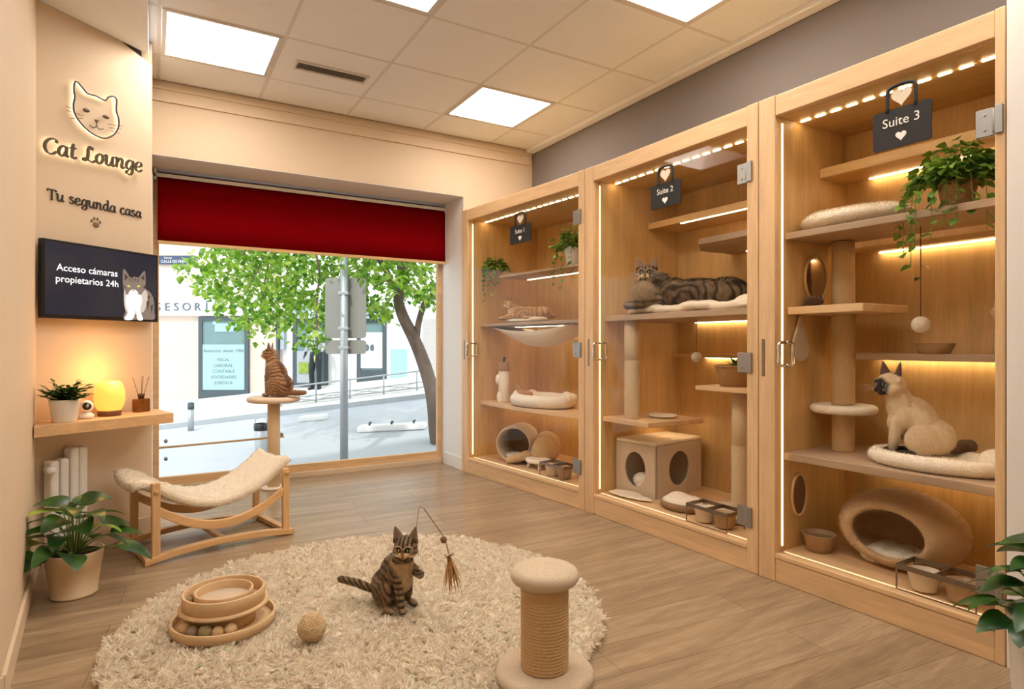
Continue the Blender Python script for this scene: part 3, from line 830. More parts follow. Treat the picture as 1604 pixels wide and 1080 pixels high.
branch([tp(626, 458), tp(612, 440, 8.7), tp(598, 412, 8.4), tp(560, 380, 8.2), tp(480, 345, 8)], .06, .02)
branch([tp(629, 420), tp(620, 380, 9), tp(540, 330, 8.8), tp(420, 340, 8.4), tp(380, 400, 8.2)], .035, .012)
branch([tp(430, 350, 8.3), tp(425, 390, 8.2), tp(415, 440, 8.2), tp(408, 480, 8.1)], .014, .006)
branch([tp(425, 375, 8.2), tp(405, 420, 8.1), tp(385, 460, 8.1)], .01, .005)
branch([tp(480, 345, 8.0), tp(500, 420, 8.1), tp(496, 470, 8.2), tp(497, 560, 8.2)], .014, .008)
lb = MB(); ll = MB()
def inside(px, py):
    low = np.interp(px, [290, 315, 345, 370, 395, 410, 425, 445, 462, 470, 505, 520, 545, 575, 600, 620, 640, 700, 760],
                        [420, 450, 485, 505, 515, 520, 495, 500, 535, 550, 555, 500, 480, 486, 500, 470, 472, 482, 482])
    return py < low
rr = random.Random(5)
cnt = 0
clusters = []
while len(clusters) < 800:
    px = rr.uniform(292, 740); py = rr.uniform(300, 560)
    if not inside(px, py): continue
    if px < 325 and py < 395: continue
    d = rr.uniform(7.9, 10.2)
    if 500 < px < 578 and py > 432: d = rr.uniform(8.4, 10.2)
    if 455 < px < 515 and py > 505 and rr.random() < .3: continue
    if rr.random() < .16: continue
    clusters.append((px, py, d))
for px, py, d in clusters:
    c = loc_(tp(px, py, d))
    for k in range(8):
        o_ = Vector((rr.gauss(0, .11), rr.gauss(0, .11), rr.gauss(0, .08)))
        dr = Vector((rr.gauss(0, 1), rr.gauss(0, 1), -.5+rr.gauss(0, .5)))
        L = rr.uniform(.075, .13)
        leaf_into(lb if rr.random() < .8 else ll, c+o_, dr, L, L*.85, droop=.5, fold=.1, segs=3, roll=rr.uniform(-1, 1), heartf=1)
tag(lb.build('foliage', 'leaf_tree', tree), kind='stuff')
tag(ll.build('pale_foliage', 'leaf_lime', tree), kind='stuff')
# ================================================================== CATS
def cat_blobs(pose, head_c, head_yaw, head_pitch, hs=1.0, fluffy=0.0, tail=None, lift=False, neck=None):
    """returns blobs (with tags) and eye/nose positions; local x = forward, z = up"""
    B = []
    if pose == 'sit':
        B += [('e', (-.10, 0, .095), (.105, .088, .095), None, 'body'), ('e', (-.065, .062, .085), (.085, .036, .075), None, 'thigh'), ('e', (-.065, -.062, .085), (.085, .036, .075), None, 'thigh'),
              ('e', (-.045, 0, .185), (.082, .074, .115), (0, 28, 0), 'body'), ('e', (.022, 0, .235), (.066, .062, .085), (0, 10, 0), 'chest'),
              ('e', (.012, .04, .20), (.045, .03, .07), None, 'body'), ('e', (.012, -.04, .20), (.045, .03, .07), None, 'body'), ('e', (.035, 0, .165), (.05, .052, .07), None, 'chest')]
        B += [('c', (.045, -.034, .17), .029, (.062, -.03, .03), .0185, 'leg'), ('e', (.076, -.03, .016), (.028, .019, .016), None, 'paw')]
        if lift:
            B += [('c', (.04, .045, .22), .03, (.085, .075, .185), .023, 'leg'), ('c', (.085, .075, .185), .023, (.115, .042, .222), .018, 'leg'), ('e', (.122, .03, .232), (.022, .018, .02), None, 'paw')]
        else:
            B += [('c', (.045, .034, .17), .029, (.062, .03, .03), .0185, 'leg'), ('e', (.076, .03, .016), (.028, .019, .016), None, 'paw')]
        B += [('e', (.015, .075, .016), (.045, .02, .017), None, 'paw'), ('e', (.015, -.075, .016), (.045, .02, .017), None, 'paw')]
        B += [('c', (.03, 0, .27), .056+.012*fluffy, (head_c[0]-.02, head_c[1], head_c[2]-.025), .044+.015*fluffy, 'neck')]
    else:
        B += [('e', (-.16, 0, .074), (.185, .085, .070), None, 'body'), ('e', (-.31, -.01, .072), (.105, .095, .07), None, 'body'), ('e', (-.28, .075, .065), (.09, .04, .06), (0, 0, 12), 'thigh'),
              ('e', (-.03, 0, .08), (.11, .085, .076), None, 'body'), ('e', (.04, .015, .085), (.07, .074, .08), None, 'chest'),
              ('c', (.02, .07, .05), .035, (.13, .10, .022), .022, 'leg'), ('e', (.155, .105, .02), (.032, .022, .02), None, 'paw'),
              ('c', (.02, -.06, .05), .035, (.15, -.03, .022), .022, 'leg'), ('e', (.175, -.028, .02), (.032, .022, .02), None, 'paw'),
              ('e', (-.2, .135, .018), (.05, .02, .018), (0, 0, 10), 'paw')]
        B += [('c', (.03, .015, .12), .055+.012*fluffy, (head_c[0]-.01, head_c[1]-.0, head_c[2]-.03), .042+.012*fluffy, 'neck')]
        if fluffy: B += [('e', (head_c[0]-.0, head_c[1]+.03, head_c[2]-.09), (.06, .05, .055), None, 'chest')]
    if tail:
        for i in range(len(tail)-1):
            (p0, r0), (p1, r1) = tail[i], tail[i+1]; B.append(('c', p0, r0, p1, r1, 'tail'))
    R = Euler((0, -math.radians(head_pitch), math.radians(head_yaw)), 'XYZ').to_matrix()
    hc = Vector(head_c)
    def H(p): return tuple(hc+R @ (Vector(p)*hs))
    def deg(R_): e = R_.to_euler(); return tuple(math.degrees(a) for a in e)
    rd = deg(R)
    def el(c, r, t): B.append(('e', H(c), tuple(x*hs for x in r), rd, t))
    el((0, 0, 0), (.05, .05, .043), 'head')
    for s in (1, -1):
        el((.012, s*.026, -.016), (.031, .027+.008*fluffy, .025), 'cheek')
        el((.044, s*.0095, -.0175), (.017, .0125, .0115), 'muzzle')
        el((.030, s*.022, .012), (.018, .016, .012), 'head')
    el((.038, 0, -.029), (.014, .013, .010), 'muzzle')
    B.append(('c', H((.028, 0, .015)), .0135*hs, H((.050, 0, -.008)), .0095*hs, 'bridge'))
    for s in (1, -1):            # ears: hollow-fronted cones
        b0 = Vector((-.004, s*.031, .030)); tip = Vector((-.006, s*.046, .088))
        ring = []
        up = (tip-b0).normalized(); ax = Vector((.25, s*.97, 0)).normalized(); ax = (ax-up*ax.dot(up)).normalized(); ay = up.cross(ax)
        vs_ = []; n = 14; lv = 6
        for i in range(lv):
            t = i/(lv-1); c = b0.lerp(tip, t)-up*.012*(1-t)
            k = (1-t)**.8*1.0+.06
            for q in range(n):
                a = 2*PI*q/n
                vs_.append(H(c+ax*math.cos(a)*.027*k+ay*math.sin(a)*.0095*(k*.9+.1)))
        fs = [(i*n+q, i*n+(q+1) % n, (i+1)*n+(q+1) % n, (i+1)*n+q) for i in range(lv-1) for q in range(n)]
        fs += [tuple(range(n-1, -1, -1)), tuple((lv-1)*n+q for q in range(n))]
        B.append(('m', vs_, fs, 'ear'))
        mid = H(b0.lerp(tip, .5)); B[-1] = B[-1]+(mid, Vector(H(tip)), Vector(H(b0)))
    return B, H, R

def classify(V, B):
    """nearest blob tag and distance parameter t for each vertex"""
    best = np.full(len(V), 1e9); tg = np.zeros(len(V), dtype=object); tt = np.zeros(len(V))
    for b in B:
        if b[0] == 'e':
            c = np.array(b[1]); r = np.array(b[2]); P = V-c
            if b[3]:
                Rm = np.array(Euler([math.radians(a) for a in b[3]]).to_matrix()); P = P @ Rm
            d = np.linalg.norm(P/r, axis=1)-1; d = d*r.min(); t = P[:, 0]/r[0]; T = b[4]
        elif b[0] == 'c':
            p0, p1 = np.array(b[1]), np.array(b[3]); a = p1-p0; L = np.linalg.norm(a)+1e-9
            t = np.clip(((V-p0) @ a)/L**2, 0, 1); rr_ = b[2]+(b[4]-b[2])*t
            d = np.linalg.norm(V-(p0+t[:, None]*a), axis=1)-rr_; T = b[5]; t = t*L
        else:
            t0, t1 = np.array(b[6]), np.array(b[5]); a = t1-t0; L = np.linalg.norm(a)
            t = np.clip(((V-t0) @ a)/L**2, 0, 1)
            d = np.linalg.norm(V-(t0+t[:, None]*a), axis=1)-.02*(1-t)-.001; T = 'ear'; d = np.where(t > .12, d-.004, d+.02)
        m_ = d < best; best[m_] = d[m_]; tg[m_] = T; tt[m_] = t[m_]
    return tg, tt

def build_cat(name, label, loc, rz, scale, pose, head_c, head_yaw, head_pitch, scheme, nfur=9000, flen=.013, fluffy=0.0, hs=1.0, tail=None, lift=False,
              eye=(.62, .66, .28), voxel=.0042, whisk=True):
    B, H, R = cat_blobs(pose, head_c, head_yaw, head_pitch, hs, fluffy, tail, lift)
    me = fuse(B, voxel, 4, .5)
    V = np_verts(me); N = np_norms(me)
    tg, tt = classify(V, B)
    hR = np.array(R); hc = np.array(head_c)
    def cols(P, Nn, tg, tt):
        hp = ((P-hc) @ hR)/hs           # head-local coordinates
        hn = Nn @ hR
        ishead = np.isin(tg, ['head', 'cheek', 'muzzle', 'bridge', 'ear'])
        return scheme(P, Nn, tg, tt, hp, hn, ishead)
    set_col(me, cols(V, N, tg, tt))
    root = thing(name, label, 'cat', loc, rz); root.scale = (scale,)*3
    mesh_obj('body', me, 'vcol', root)
    # fur
    P, Nn = sample_surface(me, nfur)
    tg2, tt2 = classify(P, B)
    Cc = cols(P, Nn, tg2, tt2)*(1+rng.normal(0, .12, (len(P), 1)))
    flow = np.zeros_like(P); flow[:, 2] = -.8; flow[:, 0] = -.35
    hp = ((P-hc) @ hR)/hs
    ish = np.isin(tg2, ['head', 'cheek', 'muzzle', 'bridge'])
    fh = np.stack([-0.8*np.ones(len(P)), np.sign(hp[:, 1])*.5, -.1*np.ones(len(P))], 1) @ hR.T
    flow[ish] = fh[ish]
    tl = tg2 == 'tail'
    if tail:
        td = np.array(tail[-1][0])-np.array(tail[0][0]); flow[tl] = td/(np.linalg.norm(td)+1e-9)
    flow -= Nn*(flow*Nn).sum(1, keepdims=True)
    D = Nn*.42+flow
    L = np.full(len(P), flen)
    L[ish] = flen*.5; L[tg2 == 'muzzle'] = .0045; L[tg2 == 'bridge'] = .003; L[np.isin(tg2, ['leg', 'paw'])] = flen*.45; L[tg2 == 'ear'] = .004
    if fluffy > .5:
        L[np.isin(tg2, ['neck', 'chest'])] = flen*1.35; L[tl] = flen*1.6
        L[(tg2 == 'cheek') & (hp[:, 0] < .0)] = flen*1.1
        L[(hp[:, 0] > .02) & (np.abs(hp[:, 1]) < .05) & (np.abs(hp[:, 2]) < .05) & ish] = .004
    eyes_ = [np.array(H((.041, s*.0205, .0035))) for s in (1, -1)]
    keep = np.ones(len(P), bool)
    for e_ in eyes_: keep &= np.linalg.norm(P-e_, axis=1) > .0125*hs
    keep &= np.linalg.norm(P-np.array(H((.061, 0, -.011))), axis=1) > .006*hs
    strands('fur', (P-Nn*.001)[keep], D[keep], L[keep]*rng.uniform(.7, 1.2, keep.sum()), .0016+flen*.03, Cc[keep], 'vcol', root, 2, .12, .15)
    # eyes with slit pupils
    em = mat('cat_eye_'+name, tuple(eye)+(1,), .08, var=.1); pm_ = M['black']
    for s in (1, -1):
        b = MB(); n_, m_ = 20, 14; rE = .0105*hs
        ax = R @ Vector((.93, s*.36, .02)); c = Vector(H((.0375, s*.0205, .0035)))
        q = ax.to_track_quat('X', 'Z').to_matrix()
        b.M = Matrix.Translation(c) @ q.to_4x4()
        vs_ = [(rE, 0, 0)]; fs = []; mi = []
        for i in range(1, m_):
            th_ = PI*i/m_*.6
            for k in range(n_):
                a = 2*PI*k/n_; vs_.append((rE*math.cos(th_), rE*math.sin(th_)*math.cos(a), rE*math.sin(th_)*math.sin(a)))
        b.add(vs_, [(0, 1+k, 1+(k+1) % n_) for k in range(n_)]+[(1+i*n_+k, 1+(i+1)*n_+k, 1+(i+1)*n_+(k+1) % n_, 1+i*n_+(k+1) % n_) for i in range(m_-2) for k in range(n_)], 0, True)
        for fi, f in enumerate(b.f):
            cc = sum((Vector(b.v[i]) for i in f), Vector())/len(f); l_ = q.transposed() @ (cc-c)
            if (l_.y/(.42*rE))**2+(l_.z/(.75*rE))**2 < 1 and l_.x > 0: b.mi[fi] = 1
        b.build('eye', [em, pm_], root)
    b = MB(); b.ball(H((.0605, 0, -.0105)), (.004*hs, .0062*hs, .0042*hs), 12, 8, R=R); b.build('nose', M['nose_dark' if scheme.__name__ in ('siamese',) else 'nose_pink'], root)
    if whisk:
        b = MB()
        for s in (1, -1):
            for k in range(5):
                a = H((.05, s*.016, -.018-.002*(k % 2))); e2 = H((.055+.004*k, s*(.075+.006*(k % 3)), -.036+.009*k)); mdl = H((.056, s*.045, -.022+.005*k))
                b.tube(catmull([a, mdl, e2], 3), [.0004]*7, 4)
        b.build('whiskers', 'whisker', root)
    return root
M['nose_dark'] = mat('dark_nose', lin(40, 28, 24), .4); M['nose_pink'] = mat('brick_nose', lin(130, 78, 66), .45)

def mix_(a, b, t): t = t[:, None]; return a*(1-t)+np.array(b)*t
def mix(a, b, t): t = np.clip(t, 0, 1)[:, None]; return np.array(a)*(1-t)+np.array(b)*t
def tabby(base, dark, pale, belly=1.0, freq=1.0, wobb=1.5):
    def tabby_(P, Nn, tg, tt, hp, hn, ish):
        n = wob(P, 38); n2 = wob(P, 110, 3)
        c = mix(base, pale, .25+.25*n2)
        r = np.sqrt((P[:, 0]+.12)**2+(P[:, 2]-.02)**2)
        st = np.sin(r*2*PI/.032*freq+n*wobb+wob(P, 75, 1)*wobb*.5)
        body = np.isin(tg, ['body', 'thigh', 'neck'])
        c = np.where((body & (st > .1))[:, None], mix(c, dark, np.clip((st-.1)*1.6, 0, .85)*1.0*(0.6+0.4*(np.abs(P[:, 1]) > .01))), c)
        sp = ((tg == 'body') & (Nn[:, 2] > -.3) & (Nn[:, 0] < .5))*np.clip(1.6-np.abs(P[:, 1])/.016-.4*n, 0, .85); c = mix_(c, dark, sp)
        lg = np.isin(tg, ['leg', 'tail', 'paw']); sl = np.sin((P[:, 2]+(P[:, 0]+P[:, 1])*(tg == 'tail'))*2*PI/.032+n*.6)
        c = np.where((lg & (sl > .0))[:, None], mix(c, dark, np.clip(sl*1.8, 0, .9)), c)
        ch = (tg == 'chest'); c[ch] = mix(mix(pale, base, .3+.3*n2), pale, .5*belly+0*n)[ch]
        # face: forehead M, cheek stripes, pale muzzle and eye rims
        f = mix(base, pale, .15+.2*n2)
        fs_ = np.sin(hp[:, 1]*2*PI/.017+1.57)*(hp[:, 2] > .014)*(hp[:, 0] > -.03)
        f = mix(f[0]*0, f[0]*0, n*0)+np.where((fs_ > .1)[:, None], np.array(dark)*1.1, f)
        cs = np.sin((hp[:, 2]+.4*np.abs(hp[:, 1]))*2*PI/.019+.8); m2 = (np.abs(hp[:, 1]) > .028) & (cs > .25) & (hp[:, 0] < .045)
        f[m2] = np.array(dark)*1.1
        ey = np.minimum(np.hypot(hp[:, 1]-.0205, hp[:, 2]-.0035), np.hypot(hp[:, 1]+.0205, hp[:, 2]-.0035))
        rim = (ey < .0145) & (hp[:, 0] > .02); f[rim] = np.array(dark)*.6
        pr = (ey >= .0145) & (ey < .0185) & (hp[:, 0] > .02) & (hp[:, 2] < .02); f[pr] = np.array(pale)
        mz = (tg == 'muzzle') | ((hp[:, 2] < -.02) & (hp[:, 0] > .02)); f[mz] = np.clip(np.array(pale)*1.25, 0, .9)
        ml_ = (hp[:, 0] > .045) & (hp[:, 2] < -.015) & ((np.abs(hp[:, 1]) < .0016) | (np.abs(hp[:, 2]+.027) < .0013)); f[ml_] = np.array(dark)*.5
        br_ = (tg == 'bridge') & (np.abs(hp[:, 1]) < .006); f[br_] = np.array(base)*1.1
        c = np.where(ish[:, None], f, c)
        e_ = tg == 'ear'; inn = e_ & (hn[:, 0] > .35); c[e_] = np.array(base)*.55; c[inn] = np.array([.25, .17, .12])
        return c
    return tabby_
def siamese(P, Nn, tg, tt, hp, hn, ish):
    n = wob(P, 45); n2 = wob(P, 140, 2)
    cream = np.array(lin(236, 214, 178)[:3]); tan = np.array(lin(186, 142, 98)[:3]); dk = np.array(lin(48, 32, 26)[:3])
    c = mix(cream, tan, np.clip((P[:, 2]-.1)*2.2*(Nn[:, 0] < .1)*(np.abs(Nn[:, 1]) < .9)+.12*n+.08*n2, 0, .75))
    lg = np.isin(tg, ['leg']); c = np.where(lg[:, None], mix(cream, dk, np.clip((.115-P[:, 2])/.13, .15, .75)), c)
    c[tg == 'paw'] = dk*1.1
    th_ = (tg == 'thigh'); c[th_] = mix(cream, tan, .25+.15*n)[th_]
    tl = tg == 'tail'; c[tl] = mix(tan*.6, dk*1.4, .6+.3*n)[tl]
    f = mix(cream, tan, .3+.1*n2)
    dm = np.sqrt(((hp[:, 0]-.052)/.036)**2+(hp[:, 1]/.034)**2+((hp[:, 2]+.008)/.032)**2)
    f = np.where((dm < 1.35)[:, None], mix(dk, f[0], np.clip((dm-1.0)/.35, 0, 1)), f)
    c = np.where(ish[:, None], f, c)
    e_ = tg == 'ear'; c[e_] = dk; inn = e_ & (hn[:, 0] > .35); c[inn] = dk*2.2+np.array([.06, .03, .02])
    return c
brown_tabby = tabby(lin(112, 86, 60)[:3], lin(34, 24, 17)[:3], lin(196, 164, 124)[:3], 1.0, 1.1, 2.2)
ginger_tabby = tabby(lin(170, 124, 82)[:3], lin(92, 60, 38)[:3], lin(208, 170, 130)[:3], .6, 1.25, 1.9)
coon_tabby = tabby(lin(112, 86, 62)[:3], lin(40, 28, 20)[:3], lin(196, 170, 138)[:3], .9, .75, 3.2)
fawn_cat = tabby(lin(206, 160, 108)[:3], lin(176, 128, 80)[:3], lin(232, 200, 156)[:3], .8, .7)

# ================================================================== THE THREE SUITES
S1 = Frame((2.629, 5.442), (2.795, 3.676)); S2 = Frame((2.798, 3.674), (2.826, 2.173)); S3 = Frame((2.826, 2.171), (2.846, 1.068))
def leds(b, x0, x1, y, z, mi=0):
    x = x0+.02
    while x < x1-.05: b.box(x, x+.05, y-.006, y+.006, z-.004, z, mi); x += .083
def suite(S, label, depth, sl, sr, hinges, vents):
    """sl / sr: width of the left and right stile"""
    L = S.L; t = S.thing('cat_suite_cabinet', label, 'cat enclosure', 0, 0, 0, 0, 'glazed oak cat suites in a row'); Z0, Z1, ZT = .149, 2.456, 2.566
    b = MB(); b.box(.001, sl, 0, .05, 0, ZT); b.build('stile', 'oak_z', t, bevel=.004)
    b = MB(); b.box(L-sr, L-.001, 0, .05, 0, ZT); b.build('stile', 'oak_z', t, bevel=.004)
    b = MB(); b.box(sl+.0008, L-sr-.0008, 0.003, .05, Z1, ZT-.002); b.build('top_rail', 'oak_x', t, bevel=.004)
    b = MB(); b.box(sl+.0008, L-sr-.0008, 0.004, .05, 0, Z0-.028); b.build('plinth', 'oak_x', t, bevel=.004)
    b = MB(); b.box(sl+.0008, L-sr-.0008, 0.0, .05, Z0-.026, Z0); b.build('bottom_rail', 'oak_x', t, bevel=.004)
    b = MB(); b.box(.002, sl, .052, depth, 0.0, ZT-.004); b.build('side_panel', 'pine', t)
    b = MB(); b.box(L-sr, L-.002, .052, depth, 0.0, ZT-.004); b.build('side_panel', 'pine', t)
    b = MB(); b.box(sl+.001, L-sr-.001, depth-.02, depth, 0.0, ZT-.004); b.build('back_panel', 'pine', t)
    b = MB(); b.box(sl+.001, L-sr-.001, .052, depth-.021, Z1+.002, ZT-.004); b.build('top_panel', 'pine_x', t)
    b = MB(); b.box(sl+.001, L-sr-.001, .052, depth-.021, Z0-.03, Z0+.002); b.build('floor_panel', 'oak_x', t)
    b = MB(); leds(b, sl+.0, L-sr, .20, Z1+.001); b.build('ceiling_light_strip', 'led_top', t)
    b = MB(); b.box(sl+.001, sl+.005, .054, .064, Z0+.03, Z1-.03); b.build('side_light_strip', 'led_side', t)
    b = MB(); b.box(L-sr-.005, L-sr-.001, .054, .064, Z0+.03, Z1-.03); b.build('side_light_strip', 'led_side', t)
    b = MB(); b.box(sl+.02, L-sr-.02, .054, .058, Z0+.002, Z0+.006); b.build('floor_light_strip', 'led_low', t)
    # glass door with pull handle and hinges
    g = MB(); g.box(sl+.004, L-sr-.004, .018, .026, Z0+.004, Z1-.004); door = g.build('door', 'glass', t)
    b = MB()
    for yy in (-.035, .079):
        b.tube(catmull([(sl+.05, .018 if yy < 0 else .026, 1.26), (sl+.05, yy, 1.255), (sl+.05, yy, 1.20), (sl+.05, yy, 1.145), (sl+.05, .018 if yy < 0 else .026, 1.14)], 5), .008, 10)
    b.build('handle', 'chrome', door)
    for z in hinges:
        b = MB(); b.box(L-sr-.066, L-sr-.006, .004, .017, z-.055, z+.055); b.box(L-sr+.004, L-sr+min(.036, sr-.006), -.012, -.001, z-.055, z+.055)
        b.tube([(L-sr-.001, -.002, z-.045), (L-sr-.001, -.002, z+.045)], .007, 10)
        for zz in (-.03, .03): b.tube([(L-sr-.035, .0, z+zz), (L-sr-.035, .005, z+zz)], .005, 10)
        b.build('hinge', 'steel', door, bevel=.002)
    for x, z, h in vents:
        b = MB(); b.box(x-.009, x+.009, -.004, .002, z-h/2, z+h/2); b.build('latch_plate', 'dark_steel', t, bevel=.003)
    return t
c1 = suite(S1, 'glazed oak cat suite farthest away, nearest the shop window, with the suite 1 sign', .88, .11, .068, (2.22, 1.21, .32), [(.05, 1.20, .19)])
c2 = suite(S2, 'middle glazed oak cat suite with the long-haired tabby and the suite 2 sign', .90, .10, .072, (2.20, 1.15, .30), [(.045, 1.19, .20)])
c3 = suite(S3, 'tall glazed oak cat suite nearest the camera, with the suite 3 sign', .68, .10, .035, (2.13, .31), [(.03, 1.18, .2)])
b = MB(); b.box(0, .1, .052, .06, .18, .30); 

def shelf(t, poly, z, th=.035, m_='oak_x', led=None, name='shelf'):
    b = MB(); b.prism(poly, z-th, z); o = b.build(name, m_, t, bevel=.004)
    if led:
        x0, x1, y = led; b = MB(); b.box(x0, x1, y-.005, y+.005, z-th-.005, z-th); b.build('light_strip', 'led', o)
    return o
R4 = lambda x0, x1, y0, y1: [(x0, y0), (x1, y0), (x1, y1), (x0, y1)]
# shelves of suite 3
shelf(c3, R4(.101, 1.067, .40, .659), 2.235, .055, 'pine_x', (.25, 1.04, .635), 'upper_ledge')
shelf(c3, R4(.101, 1.067, .085, .50), 1.845, .035, 'oak_grey')
shelf(c3, R4(.101, 1.067, .56, .659), 1.79, .03, 'pine_x', (.3, 1.04, .64), 'rear_ledge')
shelf(c3, R4(.298, 1.067, .40, .659), 1.205, .035, 'oak_grey', (.3, 1.04, .63))
shelf(c3, R4(.101, 1.067, .075, .659), .675, .04, 'oak_grey', (.3, 1.04, .60))
# shelves of suite 2
shelf(c2, R4(.101, 1.43, .55, .879), 2.20, .05, 'pine_x', (.42, 1.40, .57), 'upper_ledge')
shelf(c2, [(1.43, .30), (1.43, .879), (.62, .879), (.62, .55), (.80, .33)], 1.955, .04, 'oak_grey', (.8, 1.40, .82))
shelf(c2, R4(.101, 1.43, .11, .879), 1.462, .04, 'oak_grey', (.3, 1.38, .86))
shelf(c2, R4(.9, 1.43, .70, .879), 1.70, .03, 'pine_x', (.9, 1.40, .86), 'rear_ledge')
shelf(c2, R4(.101, 1.43, .80, .879), 1.18, .03, 'pine_x', (.4, 1.40, .86), 'rear_ledge')
shelf(c2, [(.101, .09), (.57, .09), (.57, .64), (.101, .64)], .715, .035, 'oak_x', (.13, .5, .6))
# shelves of suite 1
shelf(c1, R4(.45, 1.707, .14, .48), 1.895, .022, 'oak_grey', (.5, 1.6, .44))
shelf(c1, R4(.60, 1.707, .70, .859), 2.14, .04, 'pine_x', (.7, 1.66, .84), 'rear_ledge')
shelf(c1, R4(.111, 1.707, .15, .55), 1.452, .028, 'oak_grey', (.18, 1.6, .52))
shelf(c1, R4(.75, 1.707, .70, .859), 1.32, .03, 'pine_x', (1.0, 1.66, .84), 'rear_ledge')
shelf(c1, [(.111, .15), (.86, .03+.05), (1.707, .12), (1.707, .6), (.111, .6)], .695, .035, 'oak_x', (.15, 1.6, .57))

# door signs, a dark board with a carrying loop and hearts
def plaque(S, s0, z0, w, h, n, label, y=-.012):
    t = S.thing('door_sign', label, 'sign', s0, y, z0, 0, 'dark heart signs on the suite doors')
    b = MB(); xz_prism(b, rrect(w, h, .012), 0, 0, -.003, .004); b.build('board', 'black_matte', t)
    b = MB(); lw = w*.24; hz = h/2
    b.tube(catmull([(-lw, 0, hz-.01), (-lw, 0, hz+.07), (-lw*.8, 0, hz+.095), (0, 0, hz+.102), (lw*.8, 0, hz+.095), (lw, 0, hz+.07), (lw, 0, hz-.01)], 4), .0085, 8); b.build('loop_handle', 'black_matte', t)
    b = MB(); xz_prism(b, heart(28, .085), 0, hz+.05, -.001, .004); b.build('hook_heart', 'ceramic', t)
    b = MB(); text_into(b, 'Suite %d' % n, h*.33, onwall(0, -.0045, h*.16), .0008); b.build('lettering', 'white_ink', t)
    b = MB(); xz_prism(b, heart(28, .045), 0, -h*.22, -.0048, -.003); b.build('heart', 'white_ink', t)
plaque(S3, .731, 2.205, .24, .172, 3, 'black board reading Suite 3 with white heart on the nearest glass door')
plaque(S2, .832, 2.20, .255, .155, 2, 'black board reading Suite 2 with white heart on the middle glass door')
plaque(S1, .985, 2.195, .29, .155, 1, 'black board reading Suite 1 with white heart on the farthest glass door')
b = MB(); b.box(.9, .9, 0, 0, 0, 0)

# ------------------------------------------------------------------ recurring pieces
def sisal_prof(r, z0, z1, pitch=.011, d=.0035):
    P = []; z = z0
    while z < z1-pitch*.5:
        P += [(r-d, z), (r, z+pitch*.3), (r, z+pitch*.7)]; z += pitch
    P.append((r-d, z1)); return P
def plush_pad(mb, r, z0, z1, n=40, rx=1, ry=1):
    h = (z1-z0)/2; P = [(0.0001, z0)]
    for k in range(9):
        a = -PI/2+PI*k/8; P.append((r-h+h*math.cos(a), (z0+z1)/2+h*math.sin(a)))
    P.append((r*.4, z1-.001)); P.append((.0001, z1-.004)); mb.lathe(P, n, rx=rx, ry=ry)
def fleece(me_obj, N, L, c, name='pile', w=.0028, rx=.07):
    dg = bpy.context.evaluated_depsgraph_get(); dg.update()
    me = bpy.data.meshes.new_from_object(me_obj.evaluated_get(dg))
    P, Nn = sample_surface(me, N); bpy.data.meshes.remove(me)
    D = Nn+rng.normal(0, .45, P.shape)
    C = np.array(c[:3])*(1+rng.normal(0, rx, (N, 1)))
    o = strands(name, P-Nn*.002, D, L*rng.uniform(.6, 1.2, N), w, C, 'pile', me_obj, 2, .1, .4)
    return tag(o, kind='stuff')
def trailing_plant(S, s, w, z, label, pot_r, pot_h, spread, up, trails, nl, lsz, potm='ceramic', leafm='leaf', name='trailing_plant', group=None, down=.25, seed=1):
    r_ = random.Random(seed)
    t = S.thing(name, label, 'plant', s, w, z)
    b = MB(); b.lathe([(pot_r*.72, 0), (pot_r*.78, .004), (pot_r*.97, pot_h*.9), (pot_r, pot_h), (pot_r*.93, pot_h), (pot_r*.9, pot_h*.86)], 24, cap=True); b.build('pot', potm, t)
    b = MB(); b.lathe([(.001, pot_h*.87), (pot_r*.89, pot_h*.86)], 20, cap=False); b.build('soil', 'soil', t)
    lf = MB(); st = MB()
    for k in range(nl):
        a = r_.uniform(0, 2*PI); el = r_.uniform(.1, 1.0)
        p0 = Vector((0, 0, pot_h*.9)); d = Vector((math.cos(a)*(1-el*.6), math.sin(a)*(1-el*.6), el)); R_ = spread*r_.uniform(.35, 1.0)
        p1 = p0+Vector((d.x*R_, d.y*R_, d.z*up*r_.uniform(.5, 1)))
        if k % 4 == 0: st.tube([tuple(p0), tuple((p0+p1)/2+Vector((0, 0, .02))), tuple(p1)], .0016, 5)
        leaf_into(lf, p1, (math.cos(a)+r_.gauss(0, .5), math.sin(a)+r_.gauss(0, .5), r_.uniform(-.5, .5)), lsz*r_.uniform(.7, 1.2), lsz*.8, .7, .15, 4, r_.uniform(-.8, .8), 1)
    for (a, ln, out) in trails:
        p = [Vector((math.cos(a)*pot_r*.7, math.sin(a)*pot_r*.7, pot_h*.95)), Vector((math.cos(a)*(pot_r+out*.6), math.sin(a)*(pot_r+out*.6), pot_h+.03)),
             Vector((math.cos(a)*(pot_r+out), math.sin(a)*(pot_r+out), pot_h*.4)), Vector((math.cos(a)*(pot_r+out*1.05), math.sin(a)*(pot_r+out*1.05), pot_h-ln))]
        q = catmull(p, 8); st.tube(q, .0018, 5)
        n_ = max(4, int(ln/(lsz*.42)))
        for j in range(n_):
            u_ = (j+.5)/n_; pt = q[min(len(q)-1, int(u_*len(q)))]; aa = a+r_.choice((-1, 1))*r_.uniform(.5, 1.6)
            leaf_into(lf, pt, (math.cos(aa), math.sin(aa), r_.uniform(-.7, .1)), lsz*r_.uniform(.65, 1.1), lsz*.8, .7, .15, 4, r_.uniform(-.6, .6), 1)
    lf.build('foliage', leafm, t); st.build('stems', 'stem', t)
    return t
